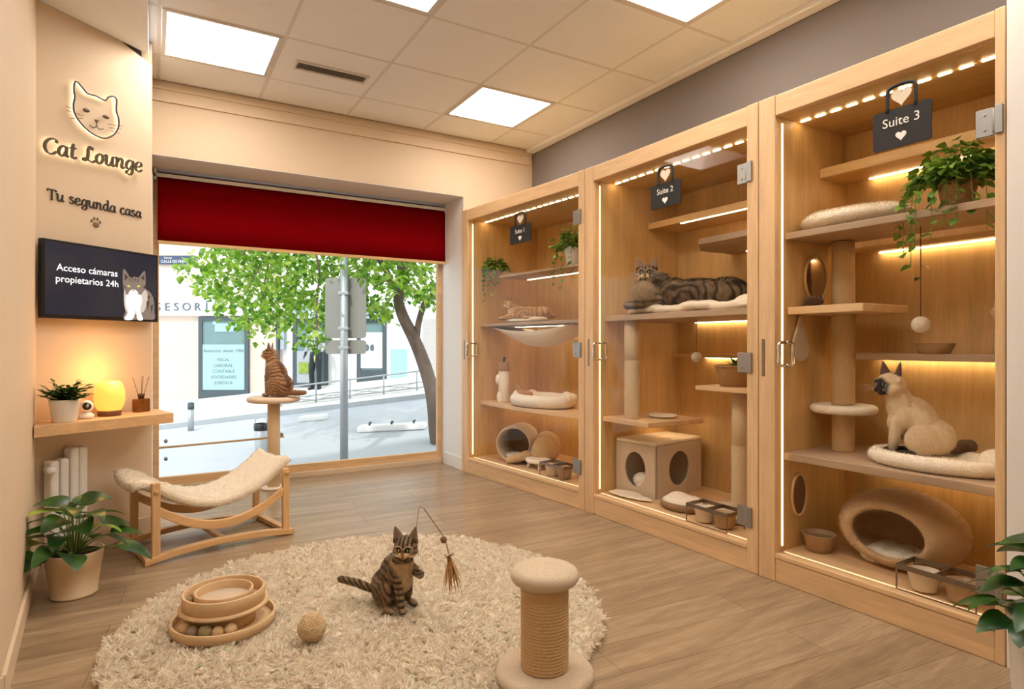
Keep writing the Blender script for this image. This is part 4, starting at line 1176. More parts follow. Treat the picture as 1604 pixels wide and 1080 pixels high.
def feeder(S, s, w, label, rz=0, seed=0):
    """low metal stand with two bowls, long side along s"""
    t = S.thing('feeding_stand', label, 'bowl stand', s, w, .152, rz, 'double feeding stands by the glass')
    Lx, Wy, h = .15, .075, .115
    b = MB()
    for (x0, x1, y0, y1) in ((-Lx, Lx, -Wy-.006, -Wy), (-Lx, Lx, Wy, Wy+.006), (-Lx-.006, -Lx, -Wy-.006, Wy+.006), (Lx, Lx+.006, -Wy-.006, Wy+.006), (-.003, .003, -Wy, Wy)): b.box(x0, x1, y0, y1, h-.022, h)
    for x in (-Lx-.006, Lx):
        for y in (-Wy-.006, Wy): b.box(x, x+.006, y, y+.006, 0, h-.022)
    b.box(-Lx, Lx, -Wy-.006, -Wy, 0, .004); b.build('stand_frame', 'dark_steel', t, bevel=.001)
    for x, m_ in ((-.075, 'ceramic'), (.075, 'ceramic_tan')):
        b = MB(); b.at((x, 0, 0)); b.lathe([(.045, .006), (.05, .008), (.066, .085), (.070, .09), (.064, .09), (.06, .07), (.04, .02), (.001, .018)], 28); b.build('bowl', m_, t)
    return t
# ------------------------------------------------------------------ suite 3 contents
post3 = S3.thing('scratching_post', 'tall sisal post with white round pad in the nearest suite', 'scratching post', .235, .40, .675)
b = MB(); b.lathe(sisal_prof(.056, .0, .205), 32); b.build('lower_sisal', 'sisal', post3)
b = MB(); plush_pad(b, .165, .205, .25); p_ = b.build('round_pad', 'plush', post3)
b = MB(); b.lathe(sisal_prof(.058, .25, .735), 32); b.build('middle_sisal', 'sisal', post3)
b = MB(); b.box(-.13, .27, -.30, .12, .735, .775); b.build('perch_board', 'oak_x', post3, bevel=.004)
b = MB(); b.lathe(sisal_prof(.058, .775, .95)+[(.056, .951), (.056, 1.13)], 32); b.build('upper_sisal', 'sisal', post3)
# cushion on the top shelf
me = fuse([('e', (0, 0, .05), (.27, .17, .055), None, 'a'), ('e', (-.1, 0, .05), (.17, .16, .06), None, 'a'), ('e', (.12, .02, .05), (.14, .14, .055), None, 'a')], .009, 4)
t = S3.thing('fleece_cushion', 'cream fleece cushion on the top shelf beside the trailing plant', 'cushion', .37, .27, 1.847)
o = mesh_obj('cover', me, 'plush', t); fleece(o, 9000, .012, lin(240, 224, 200))
trailing_plant(S3, .85, .22, 1.846, 'leafy green trailing plant in a dark pot on the top shelf of suite 3', .075, .12, .21, .19,
               [(-2.7, .30, .12), (-2.2, .28, .10), (-1.2, .20, .06), (-1.5, .2, .05), (-2.4, .36, .10), (-.8, .16, .06), (-2.9, .22, .14), (-2.0, .1, .04), (-1.8, .26, .08), (-.5, .24, .08)], 400, .050, 'basket', 'leaf', seed=3)
# pompom on a string below the shelf
t = S3.thing('pompom_toy', 'cream pompom hanging on a long string in the nearest suite', 'cat toy', .665, .30, 1.81)
b = MB(); b.tube([(0, 0, 0), (0, 0, -.43)], .0025, 6); b.build('string', 'twig', t)
b = MB(); b.ball((0, 0, -.465), .038, 24, 16); o = b.build('ball', 'plush', t); fleece(o, 1500, .007, lin(240, 226, 204), w=.002)
b = MB()
for a in (0, 2.6): leaf_into(b, (0, 0, -.19-.02*a), (math.cos(a), math.sin(a), .2), .045, .035, .9, .15, 4, 0, 1)
b.build('leaf_trim', 'leaf_dark', t)
# small bowl on the mid shelf
t = S3.thing('food_bowl', 'shallow tan bowl on the narrow middle shelf below the pompom', 'bowl', .655, .46, 1.206)
b = MB(); b.lathe([(.06, 0), (.065, .003), (.083, .045), (.088, .05), (.08, .05), (.06, .015), (.001, .012)], 32); b.build('bowl', 'ceramic_tan', t)
# plush scratcher hand at the right
t = S3.thing('plush_scratcher', 'tall tan plush scratcher with a forked top beside the glass edge', 'scratcher', .955, .44, 1.206)
me = fuse([('c', (0, 0, .01), .05, (0, 0, .16), .045, 'a'), ('c', (0, 0, .16), .04, (-.03, 0, .23), .022, 'a'), ('c', (0, 0, .16), .04, (.035, 0, .25), .024, 'a'), ('c', (0, 0, .15), .035, (-.045, -.01, .19), .02, 'a')], .007, 3)
o = mesh_obj('cover', me, 'plush_tan', t); fleece(o, 3500, .008, lin(206, 176, 134))
# oval mirror leaning above the perch, hanging pad, oval porthole on the side wall
def oval(mb, ry_, rz_, th, n=36):
    vs_ = [(x, ry_*math.cos(2*PI*k/n), rz_*math.sin(2*PI*k/n)) for x in (0, th) for k in range(n)]
    mb.add(vs_, [tuple(range(n-1, -1, -1)), tuple(range(n, 2*n))]+[(k, (k+1) % n, (k+1) % n+n, k+n) for k in range(n)])
def oval_ring(mb, ry_, rz_, r, x=.008, n=36): mb.tube([(x, ry_*math.cos(2*PI*k/n), rz_*math.sin(2*PI*k/n)) for k in range(n)], r, 8, closed=True)
t = S3.thing('oval_mirror', 'oval mirror on the side wall above the perch board', 'mirror', .102, .35, 1.615)
b = MB(); oval(b, .098, .122, .008); b.build('mirror_glass', mat('mirror', lin(190, 176, 160), .12, metal=.9, var=.02), t)
b = MB(); oval_ring(b, .101, .125, .008); b.build('frame', 'pine', t)
t = S3.thing('dark_plush_mouse', 'small dark plush mouse on the perch board by the oval mirror', 'cat toy', .16, .24, 1.4505)
me = fuse([('e', (0, 0, .03), (.045, .03, .03), None, 'a'), ('e', (.04, 0, .028), (.022, .018, .018), None, 'a'), ('e', (.035, .016, .05), (.008, .01, .012), None, 'a'), ('e', (.035, -.016, .05), (.008, .01, .012), None, 'a')], .004, 3)
mesh_obj('body', me, mat('dark_brown_plush', lin(84, 60, 42), .95, sheen=.3), t); b = MB(); b.tube(catmull([(-.04, 0, .02), (-.07, .01, .01), (-.09, -.01, .008)], 4), .003, 6); b.build('tail', 'twig', t)
t = S3.thing('hanging_pad', 'pale teardrop felt pad hanging on the side wall below the perch', 'cat toy', .106, .20, 1.27)
b = MB(); pts = [(0, .14), (.03, .07), (.065, -.0), (.07, -.06), (.04, -.1), (0, -.11), (-.04, -.1), (-.07, -.06), (-.065, 0), (-.03, .07)]
q = [tuple(v)[:2] for v in catmull([(a, b_, 0) for a, b_ in pts], 4, True)]
vs_ = [(x, a, z) for x in (0, .015) for a, z in q]; n = len(q)
b.add(vs_, [tuple(range(n-1, -1, -1)), tuple(range(n, 2*n))]+[(k, (k+1) % n, (k+1) % n+n, k+n) for k in range(n)]); b.build('pad', 'felt', t, bevel=.004)
b = MB(); b.tube([(.006, 0, .135), (.006, 0, .175)], .003, 6); b.ball((.006, 0, .178), .01); b.build('hook', 'chrome', t)
t = S3.thing('oval_porthole', 'oval porthole trimmed in plush low on the side wall above the bowl', 'porthole', .102, .20, .435)
b = MB(); oval(b, .062, .11, .004); b.build('opening', mat('painted_opening_shade', lin(120, 84, 50), .9), t); b = MB(); oval_ring(b, .065, .113, .008, .006); b.build('rim', 'oak_z', t)  # no real hole: flat disc with the inner shade put into its colour
# the siamese cat on its ring cushion
me = fuse([('c', (.26*math.cos(a), .16*math.sin(a), .035), .036, (.26*math.cos(a+.42), .16*math.sin(a+.42), .035), .036, 'a') for a in np.arange(0, 2*PI, .4)]+[('e', (0, 0, .022), (.27, .17, .026), None, 'a'), ('e', (.22, .08, .06), (.08, .08, .05), None, 'a')], .009, 5)
t = S3.thing('ring_cushion', 'oval cream ring cushion under the siamese cat', 'cat bed', .73, .30, .677)
o = mesh_obj('cover', me, 'plush', t); fleece(o, 9000, .010, lin(240, 226, 204))
cp = S3.W(.60, .31, .677+.040)
build_cat('siamese_cat', 'cream siamese cat with dark face and paws sitting on the ring cushion', cp, math.radians(122), .96, 'sit', (.070, .004, .352), 34, -2, siamese, 18000, .011, .35, 1.36,
          [((-.18, 0, .05), .028), ((-.24, -.04, .045), .03), ((-.27, -.09, .05), .032), ((-.25, -.13, .05), .025)], eye=(.35, .46, .52), voxel=.0036)
# lower level: bowl, plush cave, feeder
t = S3.thing('water_bowl', 'round tan ceramic bowl on the floor left of the plush cave', 'bowl', .20, .235, .152)
b = MB(); b.lathe([(.055, 0), (.062, .004), (.082, .085), (.088, .092), (.080, .092), (.076, .085), (.055, .02), (.001, .016)], 36); b.build('bowl', 'ceramic_tan', t)
b = MB(); b.lathe([(.001, .07), (.073, .07)], 24, cap=False); b.build('water', mat('water', lin(150, 124, 92), .05), t)
def cave(name, label, S, s, w, z, rz, rad, hole, thick, m_, N, grp=None, cushion=True):
    """plush dome with a round mouth looking along local -y"""
    t = S.thing(name, label, 'cat cave', s, w, z, rz)
    a, b_, c = rad; n = 56; vs_ = []; fs = []
    th0 = hole
    prof = []
    for k in range(15): prof.append((1.0, th0+(PI-th0)*k/14))
    inner = [(1-thick, th0+(PI-th0)*k/14) for k in range(14, -1, -1)]
    lip = [(1-thick*.5+.5*thick*math.cos(q)*1.0, th0-.16*math.sin(q)) for q in np.linspace(PI*.85, PI*.15, 5)]
    seq = prof+inner+lip
    for f_, th_ in seq:
        for k in range(n):
            ph = 2*PI*k/n
            x = a*f_*math.sin(th_)*math.cos(ph); y = -b_*f_*math.cos(th_); zz = c*f_*math.sin(th_)*math.sin(ph)+c*.92
            floor_ = 0.012 if f_ < 1-thick*.6 else 0
            vs_.append((x, y, max(zz, floor_)))
    m2 = len(seq)
    for i in range(m2):
        j = (i+1) % m2
        for k in range(n): fs.append((i*n+k, j*n+k, j*n+(k+1) % n, i*n+(k+1) % n))
    mb = MB(); mb.add(vs_, fs, 0, True); o = mb.build('shell', m_, t)
    bm = bmesh.new(); bm.from_mesh(o.data); bmesh.ops.remove_doubles(bm, verts=bm.verts, dist=1e-4); bmesh.ops.recalc_face_normals(bm, faces=bm.faces); bm.to_mesh(o.data); bm.free()
    o.data.polygons.foreach_set('use_smooth', [True]*len(o.data.polygons))
    if N: fleece(o, N, .013, lin(214, 178, 130) if m_ == 'plush_tan' else lin(206, 186, 156), w=.0026)
    if cushion:
        bl = [('e', (q*a*.33, -.02*b_+r__*b_*.32, .04), (a*.24, b_*.24, .04), None, 'a') for q in (-1, 0, 1) for r__ in (-1, 0, 1)]
        me = fuse(bl, .009, 3); oc = mesh_obj('cushion', me, 'plush', t); fleece(oc, 3500, .008, lin(238, 222, 198))
    return t
cave('plush_cave', 'large tan plush cave bed with oval mouth on the floor of suite 3', S3, .54, .39, .153, math.radians(3), (.285, .245, .195), .86, .17, 'plush_tan', 16000)
feeder(S3, .835, .125, 'double bowl metal stand at the glass of the nearest suite', 0)

# ------------------------------------------------------------------ suite 2 contents
p2 = S2.thing('scratching_post', 'pale sisal post between the lower board and the tabby shelf', 'scratching post', .295, .20, .716)
b = MB(); b.lathe(sisal_prof(.055, 0, .42)+[(.054, .421), (.054, .705)], 32); b.build('sisal', 'sisal_light', p2)
me = fuse([('e', (x, .02*math.sin(x*9), .02), (.12, .17-.02*abs(math.sin(x*7)), .022), None, 'a') for x in np.arange(-.5, .56, .1)]+[('e', (x, -.125, .03+.012*math.sin(x*14)), (.11, .045, .032), None, 'a') for x in np.arange(-.42, .56, .12)]+[('e', (.46, .0, .05), (.13, .14, .05), None, 'a'), ('e', (.53, .02, .09), (.085, .13, .055), None, 'a'), ('e', (-.45, -.06, .03), (.11, .08, .03), (0, 0, 20), 'a')], .010, 4)
t = S2.thing('fleece_blanket', 'rumpled cream fleece blanket under the long-haired tabby', 'blanket', .80, .32, 1.463)
o = mesh_obj('cloth', me, 'fabric', t); fleece(o, 7000, .006, lin(232, 218, 196), w=.002)
cp = S2.W(.53, .30, 1.463+.034)
build_cat('longhair_cat', 'brown long-haired tabby cat lying on the blanket behind the middle door', cp, math.radians(114), 1.36, 'lie', (.080, .055, .185), 104, 0, coon_tabby, 24000, .018, 1.0, 1.02,
          [((-.38, 0, .07), .035), ((-.46, -.03, .05), .04), ((-.54, -.03, .04), .035)], eye=(.5, .55, .25), voxel=.0045)
t = S2.thing('folded_cloth', 'small white folded cloth on the lower board of suite 2', 'cloth', .38, .42, .716)
me = fuse([('e', (0, 0, .012), (.11, .09, .012), None, 'a'), ('e', (.04, .03, .018), (.07, .05, .012), None, 'a'), ('e', (-.05, -.02, .018), (.05, .06, .01), None, 'a')], .006, 3); mesh_obj('cloth', me, 'fabric', t)
# cube house with round and square mouths
cub = thing('cube_house', 'beige felt cube house with one round and one arched opening', 'cat house', (3.066, 3.199, .1525), 0)
ang = math.radians(30)    # right hand face runs along local x after this turn
cub.rotation_euler = (0, 0, math.radians(8))
def panel_hole(mb, W_, H_, cx, cz, rx_, rz_, th, Mt, n=40, sq=0.0):
    """upright panel in the xz plane (front at y=0) with an opening"""
    out = []; inn = []
    for k in range(n):
        a = 2*PI*k/n; ca, sa = math.cos(a), math.sin(a)
        tx = ((W_-cx) if ca > 0 else cx)/max(abs(ca), 1e-6); tz = ((H_-cz) if sa > 0 else cz)/max(abs(sa), 1e-6); r_ = min(tx, tz)
        out.append((cx+ca*r_, cz+sa*r_))
        e_ = 2/(1+sq*3); inn.append((cx+rx_*math.copysign(abs(ca)**e_ if sq else abs(ca), ca), cz+rz_*math.copysign(abs(sa)**e_ if sq else abs(sa), sa)))
    for cxx, czz in ((0, 0), (W_, 0), (W_, H_), (0, H_)):
        i = min(range(n), key=lambda q: (out[q][0]-cxx)**2+(out[q][1]-czz)**2); out[i] = (cxx, czz)
    vs_ = [(x, y, z) for y in (0, th) for L_ in (out, inn) for x, z in L_]
    fs = []
    for k in range(n):
        j = (k+1) % n
        fs += [(k, j, n+j, n+k), (2*n+k, 3*n+k, 3*n+j, 2*n+j), (n+k, n+j, 3*n+j, 3*n+k), (k, 2*n+k, 2*n+j, j)]
    mb.M = Mt; mb.add(vs_, fs); mb.M = Matrix.Identity(4)
cw, cd, chh, th = .36, .54, .375, .016
# corner of the cube nearest the glass is the origin; one face runs along -x', the other along +y'
b = MB(); panel_hole(b, cw, chh, cw*.5, .19, .095, .125, th, Matrix.Translation((0, 0, 0)) @ Matrix.Rotation(math.radians(90), 4, 'Z') @ Matrix.Identity(4), sq=0); 
b.build('front_panel', 'felt', cub, bevel=.003)
b = MB(); panel_hole(b, cd-.034, chh, (cd-.034)*.5, .19, .12, .125, th, Matrix.Translation((.017, 0, 0)), sq=.35); b.build('side_panel', 'felt', cub, bevel=.003)
b = MB(); b.box(-.0, cd, cw-th, cw, 0, chh); b.build('rear_panel', 'felt', cub)
b = MB(); b.box(cd-.017, cd-.001, .001, cw-.017, 0, chh); b.build('end_panel', 'felt', cub)
b = MB(); b.box(-.018, cd, -.001, cw, chh+.001, chh+.028); b.build('roof', 'plush', cub, bevel=.01, seg=3)
me = fuse([('e', (.15, .15, .05), (.13, .13, .05), None, 'a'), ('e', (.1, .2, .09), (.07, .08, .06), None, 'a')], .01, 3); mesh_obj('inner_cushion', me, 'plush', cub)
t = S2.thing('floor_mat', 'thin folded grey-beige fleece mat under the cube house edge', 'mat', .33, .15, .153); me = fuse([('e', (0, 0, .012), (.20, .06, .012), (0, 0, 8), 'a'), ('e', (-.06, .03, .02), (.12, .035, .012), (0, 0, 14), 'a')], .006, 3); mesh_obj('cloth', me, 'fabric', t)
t = S2.thing('pet_bed', 'grey fabric tray bed with cream cushion in front of the cube house', 'cat bed', .745, .24, .153, math.radians(6))
me = fuse([('e', (0, 0, .045), (.15, .11, .045), None, 'a'), ('e', (-.05, .02, .06), (.08, .07, .04), None, 'a'), ('e', (.06, 0, .06), (.07, .08, .035), None, 'a')], .008, 4); o = mesh_obj('cushion', me, 'plush', t); fleece(o, 3500, .008, lin(238, 222, 198))
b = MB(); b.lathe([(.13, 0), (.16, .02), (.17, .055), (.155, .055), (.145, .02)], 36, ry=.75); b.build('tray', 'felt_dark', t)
t2 = S2.thing('scratching_tower', 'two-tier tower, pale sisal pole between round base and small board', 'scratching tower', 1.08, .40, .153)
b = MB(); plush_pad(b, .235, 0, .05, ry=.8); b.build('base', 'felt', t2)
b = MB(); b.lathe(sisal_prof(.058, .05, .46)+[(.057, .461), (.057, .80)], 32); b.build('sisal', 'sisal_light', t2)
b = MB(); b.box(-.24, .27, -.15, .24, .80, .83); b.build('top_board', 'oak_x', t2, bevel=.004)
t = S2.thing('basket_planter', 'woven basket of succulents on the small board in suite 2', 'plant', 1.03, .40, .984)
b = MB(); b.lathe([(.085, 0), (.095, .01), (.118, .12), (.124, .13), (.115, .13), (.11, .11)], 30); b.build('basket', 'basket', t)
b = MB(); b.tube([(.12*math.cos(q), .12*math.sin(q), .128) for q in np.linspace(0, 2*PI, 30)[:-1]], .007, 8, closed=True); b.build('rim', 'basket', t)
b = MB(); b.lathe([(.001, .118), (.109, .112)], 20, cap=False); b.build('soil', 'soil', t)
b = MB()
for (x, y, n_, L_, up) in ((.03, -.01, 22, .09, .8), (-.05, .0, 20, .045, .35), (-.01, -.05, 14, .04, .4), (.07, .03, 14, .06, .8)):
    for k in range(n_): a = k*2.4; e_ = up*(.3+.7*k/n_); leaf_into(b, (x, y, .12), (math.cos(a)*(1-e_*.7), math.sin(a)*(1-e_*.7), e_), L_, L_*.28, .1, .3, 4)
b.build('succulent', 'leaf', t)
t = S2.thing('felt_ball_toy', 'grey felt ball hanging on a short string in suite 2', 'cat toy', .78, .33, 1.42)
b = MB(); b.tube([(0, 0, 0), (0, 0, -.22)], .0025, 6); b.build('string', 'twig', t)
b = MB(); b.ball((0, 0, -.255), .035); b.build('ball', 'felt', t)
feeder(S2, 1.10, .13, 'double bowl metal stand at the glass of the middle suite', 0)

# ------------------------------------------------------------------ suite 1 contents
trailing_plant(S1, .30, .20, 1.88, 'small bright trailing plant hanging at the window side of suite 1', .06, .09, .17, .13, [(-2.5, .25, .06), (-1.6, .30, .05), (-.8, .24, .06), (-2, .2, .05), (-1.2, .16, .04), (2.5, .15, .05)], 230, .042, 'ceramic_tan', 'leaf', 'hanging_plant', seed=8)
b = MB()
hp_ = [o for o in scene.objects if o.name.startswith('hanging_plant')][0]
b.tube([(0, 0, .02), (-.07, .0, .06), (-.185, 0, .08)], .004, 6); b.build('wall_bracket', 'dark_steel', hp_)
trailing_plant(S1, 1.36, .27, 1.8955, 'bushy ivy in a white pot on the high shelf of suite 1', .085, .16, .22, .18, [(-1.6, .34, .05), (-2.6, .25, .09), (-.9, .26, .05), (-2.1, .3, .08)], 300, .046, 'white_plastic', 'leaf', 'potted_ivy', seed=9)
# sling hammock under the glass shelf
t = S1.thing('sling_hammock', 'cream cloth sling hammock under the shelf of the reclining cat', 'hammock', .84, .34, 1.42)
vs_ = []; NX, NY = 24, 10
for i in range(NX+1):
    for j in range(NY+1):
        u_, v_ = i/NX*2-1, j/NY*2-1
        vs_.append((u_*.58, v_*.17, -.19*(1-u_*u_)**.9*(1-.75*v_*v_)-.002))
k = NY+1
b = MB(); b.add(vs_, [(i*k+j, (i+1)*k+j, (i+1)*k+j+1, i*k+j+1) for i in range(NX) for j in range(NY)], 0, True); b.build('sling', 'fabric', t, solid=.006)
b = MB(); b.tube([(-.58, -.17, -.004), (.58, -.17, -.004)], .005, 6); b.tube([(-.58, .17, -.004), (.58, .17, -.004)], .005, 6); b.build('edge_rod', 'steel', t)
me = fuse([('e', (0, 0, .02), (.19, .13, .022), None, 'a'), ('e', (.16, .03, .03), (.1, .1, .03), None, 'a'), ('e', (-.13, -.03, .028), (.09, .09, .025), None, 'a')], .009, 4)
t = S1.thing('fleece_pad', 'cream fleece pad under the fawn cat in suite 1', 'blanket', .58, .34, 1.453); o = mesh_obj('cloth', me, 'plush', t)
cp = S1.W(.50, .32, 1.453+.03)
build_cat('fawn_cat', 'fawn cat with pointed ears lying on the shelf above the sling', cp, math.radians(116), .86, 'lie', (.085, .05, .175), 60, 0, fawn_cat, 7000, .013, 0, 1.1,
          [((-.38, 0, .06), .022), ((-.42, -.08, .04), .02), ((-.35, -.14, .03), .016)], voxel=.006)
t = S1.thing('plush_post', 'plush wrapped post standing on the shelf at the hinge side of suite 1', 'scratching post', 1.46, .36, 1.453)
b = MB(); plush_pad(b, .085, 0, .03); b.lathe([(.05, .03), (.056, .1), (.05, .2), (.055, .3), (.045, .40)], 20); b.build('cover', 'plush', t)
t = S1.thing('cylinder_scratcher', 'cream scratcher post with wooden cap and feather on the lower shelf', 'scratcher', .365, .25, .696)
b = MB(); b.lathe([(.052, 0), (.058, .02), (.05, .12), (.05, .3)], 24); b.build('cover', 'fabric', t)
me = fuse([('e', (0, -.045, .05), (.035, .025, .06), None, 'a'), ('e', (-.03, -.04, .22), (.03, .03, .05), None, 'a')], .007, 3); mesh_obj('plush_trim', me, 'plush', t)
b = MB(); b.lathe([(.052, .3), (.055, .305), (.055, .375), (.05, .38)], 24); b.build('cap', 'basket', t)
b = MB()
for a in (0, 1.2, 2.4, 4): leaf_into(b, (0, 0, .375), (math.cos(a)*.5, math.sin(a)*.5, 1), .08, .02, .3, .1, 4)
b.build('feather', 'leaf_dark', t)
me = fuse([('c', (.31*math.cos(a), .19*math.sin(a), .055), .055, (.31*math.cos(a+.4), .19*math.sin(a+.4), .055), .055, 'a') for a in np.arange(0, 2*PI, .38)]+[('e', (0, 0, .03), (.3, .19, .03), None, 'a')]+
          [('e', (.33*math.cos(a), .2*math.sin(a), .085), (.055, .05, .045), None, 'a') for a in (.0, .6, 1.2, 2.6, 3.3)], .01, 4)
t = S1.thing('bolster_bed', 'cream oval bolster bed on the lower shelf of suite 1', 'cat bed', .885, .31, .697); o = mesh_obj('cover', me, 'plush', t); fleece(o, 4500, .007, lin(236, 220, 194))
me = fuse([('e', (0, 0, .04), (.09, .05, .035), None, 'a'), ('c', (.06, 0, .05), .03, (.13, -.02, .05), .022, 'a'), ('c', (-.06, 0, .05), .03, (-.12, .02, .11), .015, 'a')], .006, 4)
t = S1.thing('plush_toy', 'brown plush toy lying over the rim of the bolster bed', 'cat toy', .66, .27, .752); mesh_obj('body', me, mat('ginger_plush', lin(178, 118, 66), .95, sheen=.3), t)
# tunnel cave: round mouthed tube with a second crumpled section
t = S1.thing('tunnel_cave', 'round mouthed beige tunnel bed with crumpled rear section', 'cat cave', .50, .33, .153)
b = MB()
def tub(mb, r, L_, th_, Mt):
    seq = [(r, .02), (r+.006, .05), (r+.004, L_*.5), (r, L_-.02), (r-.012, L_), (r-th_, L_-.01), (r-th_, L_*.5), (r-th_, .03), (r-th_+.006, .006), (r-.008, 0.0), (r, .02)]
    mb.M = Mt; mb.lathe(seq, 40, cap=False); mb.M = Matrix.Identity(4)
hd = math.radians(38)
Mt = Matrix.Rotation(hd, 4, 'Z') @ Matrix.Translation((0, -.20, .172)) @ Matrix.Rotation(math.radians(-90), 4, 'X')
tub(b, .168, .36, .022, Mt); b.build('tube', 'felt', t)
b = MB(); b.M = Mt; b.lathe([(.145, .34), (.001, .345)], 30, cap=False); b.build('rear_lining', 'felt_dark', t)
me = fuse([('e', (.27, .12, .15), (.13, .15, .145), (0, 0, 20), 'a'), ('e', (.33, .04, .13), (.10, .12, .12), (0, 0, -10), 'a'), ('c', (.13, -.21, .04), .03, (.25, -.10, .09), .045, 'a')], .01, 4); o = mesh_obj('crumpled_section', me, 'plush_tan', t); fleece(o, 2500, .007, lin(206, 178, 138))
me = fuse([('e', (.0, -.05, .05), (.09, .10, .03), None, 'a')], .01, 2); mesh_obj('inner_cushion', me, 'plush', t)
t = S1.thing('low_stool', 'small white padded stool on the floor beside the tunnel bed', 'stool', .915, .24, .152)
b = MB(); plush_pad(b, .13, .05, .085, rx=1.1, ry=.75); b.build('seat', 'plush', t)
for x, y in ((-.08, -.05), (.08, -.05), (-.08, .05), (.08, .05)):
    b = MB(); b.tube([(x, y, 0), (x*.9, y*.9, .055)], .014, 10); b.build('leg', 'white_plastic', t)
feeder(S1, 1.30, .15, 'double bowl metal stand at the glass of the farthest suite', 0)
# ================================================================== SIGN WALL
def ray_sign(px, py, w=0.0):
    """point of a photo position on the sign wall, in the wall's own s, z"""
    d = E((px-802)/FPX, 1.0, (540-py)/FPX); o = Vector((0, 0, 1.25))
    a = SIGN.W(0, w, 0); k = (a-o).dot(SIGN.n)/d.dot(SIGN.n); q = o+d*k-SIGN.a
    return q.dot(SIGN.u), q.z
def z1(x, y, w=-.022): return ray_sign(x/3, y/3, w)
logo = SIGN.thing('cat_face_logo', 'dark outlined cat face logo with backlight above the wall lettering', 'wall sign', .34, 0, 2.67)
def L2(p): return Vector((p[0]-.34, -.024, p[1]-2.67))
def stroke(mb, pts, r, k=5, closed=False): mb.tube(catmull([L2(p) for p in pts], k, closed), r, 8, closed=closed)
b = MB()
stroke(b, [z1(*p) for p in ((350, 458), (346, 420), (350, 388), (364, 388), (388, 415), (410, 440), (450, 452), (490, 472), (508, 458), (530, 454), (546, 470), (545, 520), (556, 560), (556, 595), (535, 632), (495, 650), (445, 636), (392, 595), (352, 540), (344, 495))], .0055, 4, True)
b.build('outline', 'bronze', logo)
b = MB()
for c, r_, an in (((405, 519), (.022, .0125), -.35), ((497, 550), (.022, .0115), -.15)):
    s, z = z1(*c); b.M = Matrix.Translation(L2((s, z))) @ Matrix.Rotation(an*.6, 4, 'Y'); b.ball((0, 0, 0), (r_[0], .005, r_[1]), 24, 14); b.M = Matrix.Identity(4)
b.build('eyes', 'bronze', logo)
b = MB(); s, z = z1(453, 572); b.M = Matrix.Translation(L2((s, z))); xz_prism(b, [(-.013, .008), (0, -.010), (.013, .008), (0, .011)], 0, 0, -.004, .004); b.M = Matrix.Identity(4)
stroke(b, [z1(*p) for p in ((453, 580), (452, 594), (438, 601), (420, 590))], .003); stroke(b, [z1(*p) for p in ((453, 594), (465, 608), (485, 606))], .003); b.build('nose_and_mouth', 'bronze', logo)
b = MB()
for p0, p1 in (((308, 500), (348, 512)), ((315, 520), (392, 545)), ((330, 556), (388, 557)), ((505, 584), (575, 594)), ((508, 600), (570, 608)), ((520, 614), (562, 628))):
    stroke(b, [z1(*p0), z1(*p1)], .0016)
b.build('whiskers', 'bronze', logo)
b = MB(); out = [L2(z1(*p))+Vector((0, .012, 0)) for p in ((350, 458), (346, 420), (350, 388), (364, 388), (388, 415), (410, 440), (450, 452), (490, 472), (508, 458), (530, 454), (546, 470), (545, 520), (556, 560), (556, 595), (535, 632), (495, 650), (445, 636), (392, 595), (352, 540), (344, 495))]
b.tube(catmull(out, 4, True), .0022, 6, closed=True); b.build('backlight', 'halo', logo)

GL = {  # pen strokes of the lettering, x to the right, y up, x-height 0.5
 'C': (.66, [[(.60, .56), (.60, .66), (.50, .72), (.32, .70), (.14, .52), (.10, .26), (.24, .04), (.44, .02), (.62, .16)]]),
 'a': (.54, [[(.42, .42), (.28, .50), (.13, .38), (.08, .18), (.18, .02), (.32, .08), (.42, .28)], [(.45, .50), (.42, .22), (.45, .03), (.54, .07)]]),
 't': (.40, [[(.22, .70), (.18, .32), (.18, .08), (.27, .0), (.40, .08)], [(.04, .48), (.38, .49)]]),
 'L': (.60, [[(.44, .58), (.42, .71), (.30, .72), (.24, .56), (.24, .30), (.17, .08), (.05, .02), (.04, .11), (.18, .12), (.36, .02), (.50, .01), (.60, .10)]]),
 'o': (.50, [[(.27, .50), (.12, .38), (.08, .20), (.18, .01), (.34, .08), (.42, .28), (.36, .46), (.27, .50)]]),
 'u': (.58, [[(.02, .43), (.11, .50), (.12, .28), (.12, .10), (.22, .0), (.34, .08), (.43, .28)], [(.46, .50), (.43, .22), (.46, .02), (.56, .07)]]),
 'n': (.58, [[(.02, .44), (.12, .49), (.12, .24), (.10, .0)], [(.12, .26), (.24, .45), (.37, .48), (.41, .34), (.38, .12), (.42, .01), (.54, .07)]]),
 'g': (.54, [[(.42, .42), (.28, .50), (.13, .38), (.08, .18), (.18, .02), (.32, .08), (.42, .28)], [(.45, .50), (.43, .18), (.42, -.10), (.32, -.24), (.15, -.22), (.10, -.12), (.2, -.06)]]),
 'e': (.50, [[(.09, .24), (.28, .26), (.41, .36), (.34, .49), (.18, .46), (.08, .26), (.13, .06), (.28, .0), (.46, .12)]]),
 'T': (.60, [[(.30, .70), (.30, .0)], [(.03, .58), (.04, .70), (.30, .70), (.56, .70), (.57, .58)], [(.20, .0), (.40, .0)]]),
 's': (.42, [[(.34, .40), (.24, .50), (.10, .42), (.16, .30), (.30, .20), (.34, .08), (.20, .0), (.05, .09)]]),
 'd': (.56, [[(.42, .42), (.28, .50), (.13, .38), (.08, .18), (.18, .02), (.32, .08), (.42, .28)], [(.34, .76), (.44, .76), (.43, .22), (.46, .02), (.56, .05)]]),
 'c': (.44, [[(.38, .38), (.28, .50), (.13, .40), (.08, .20), (.18, .02), (.30, .0), (.42, .10)]]),
 ' ': (.34, [])}
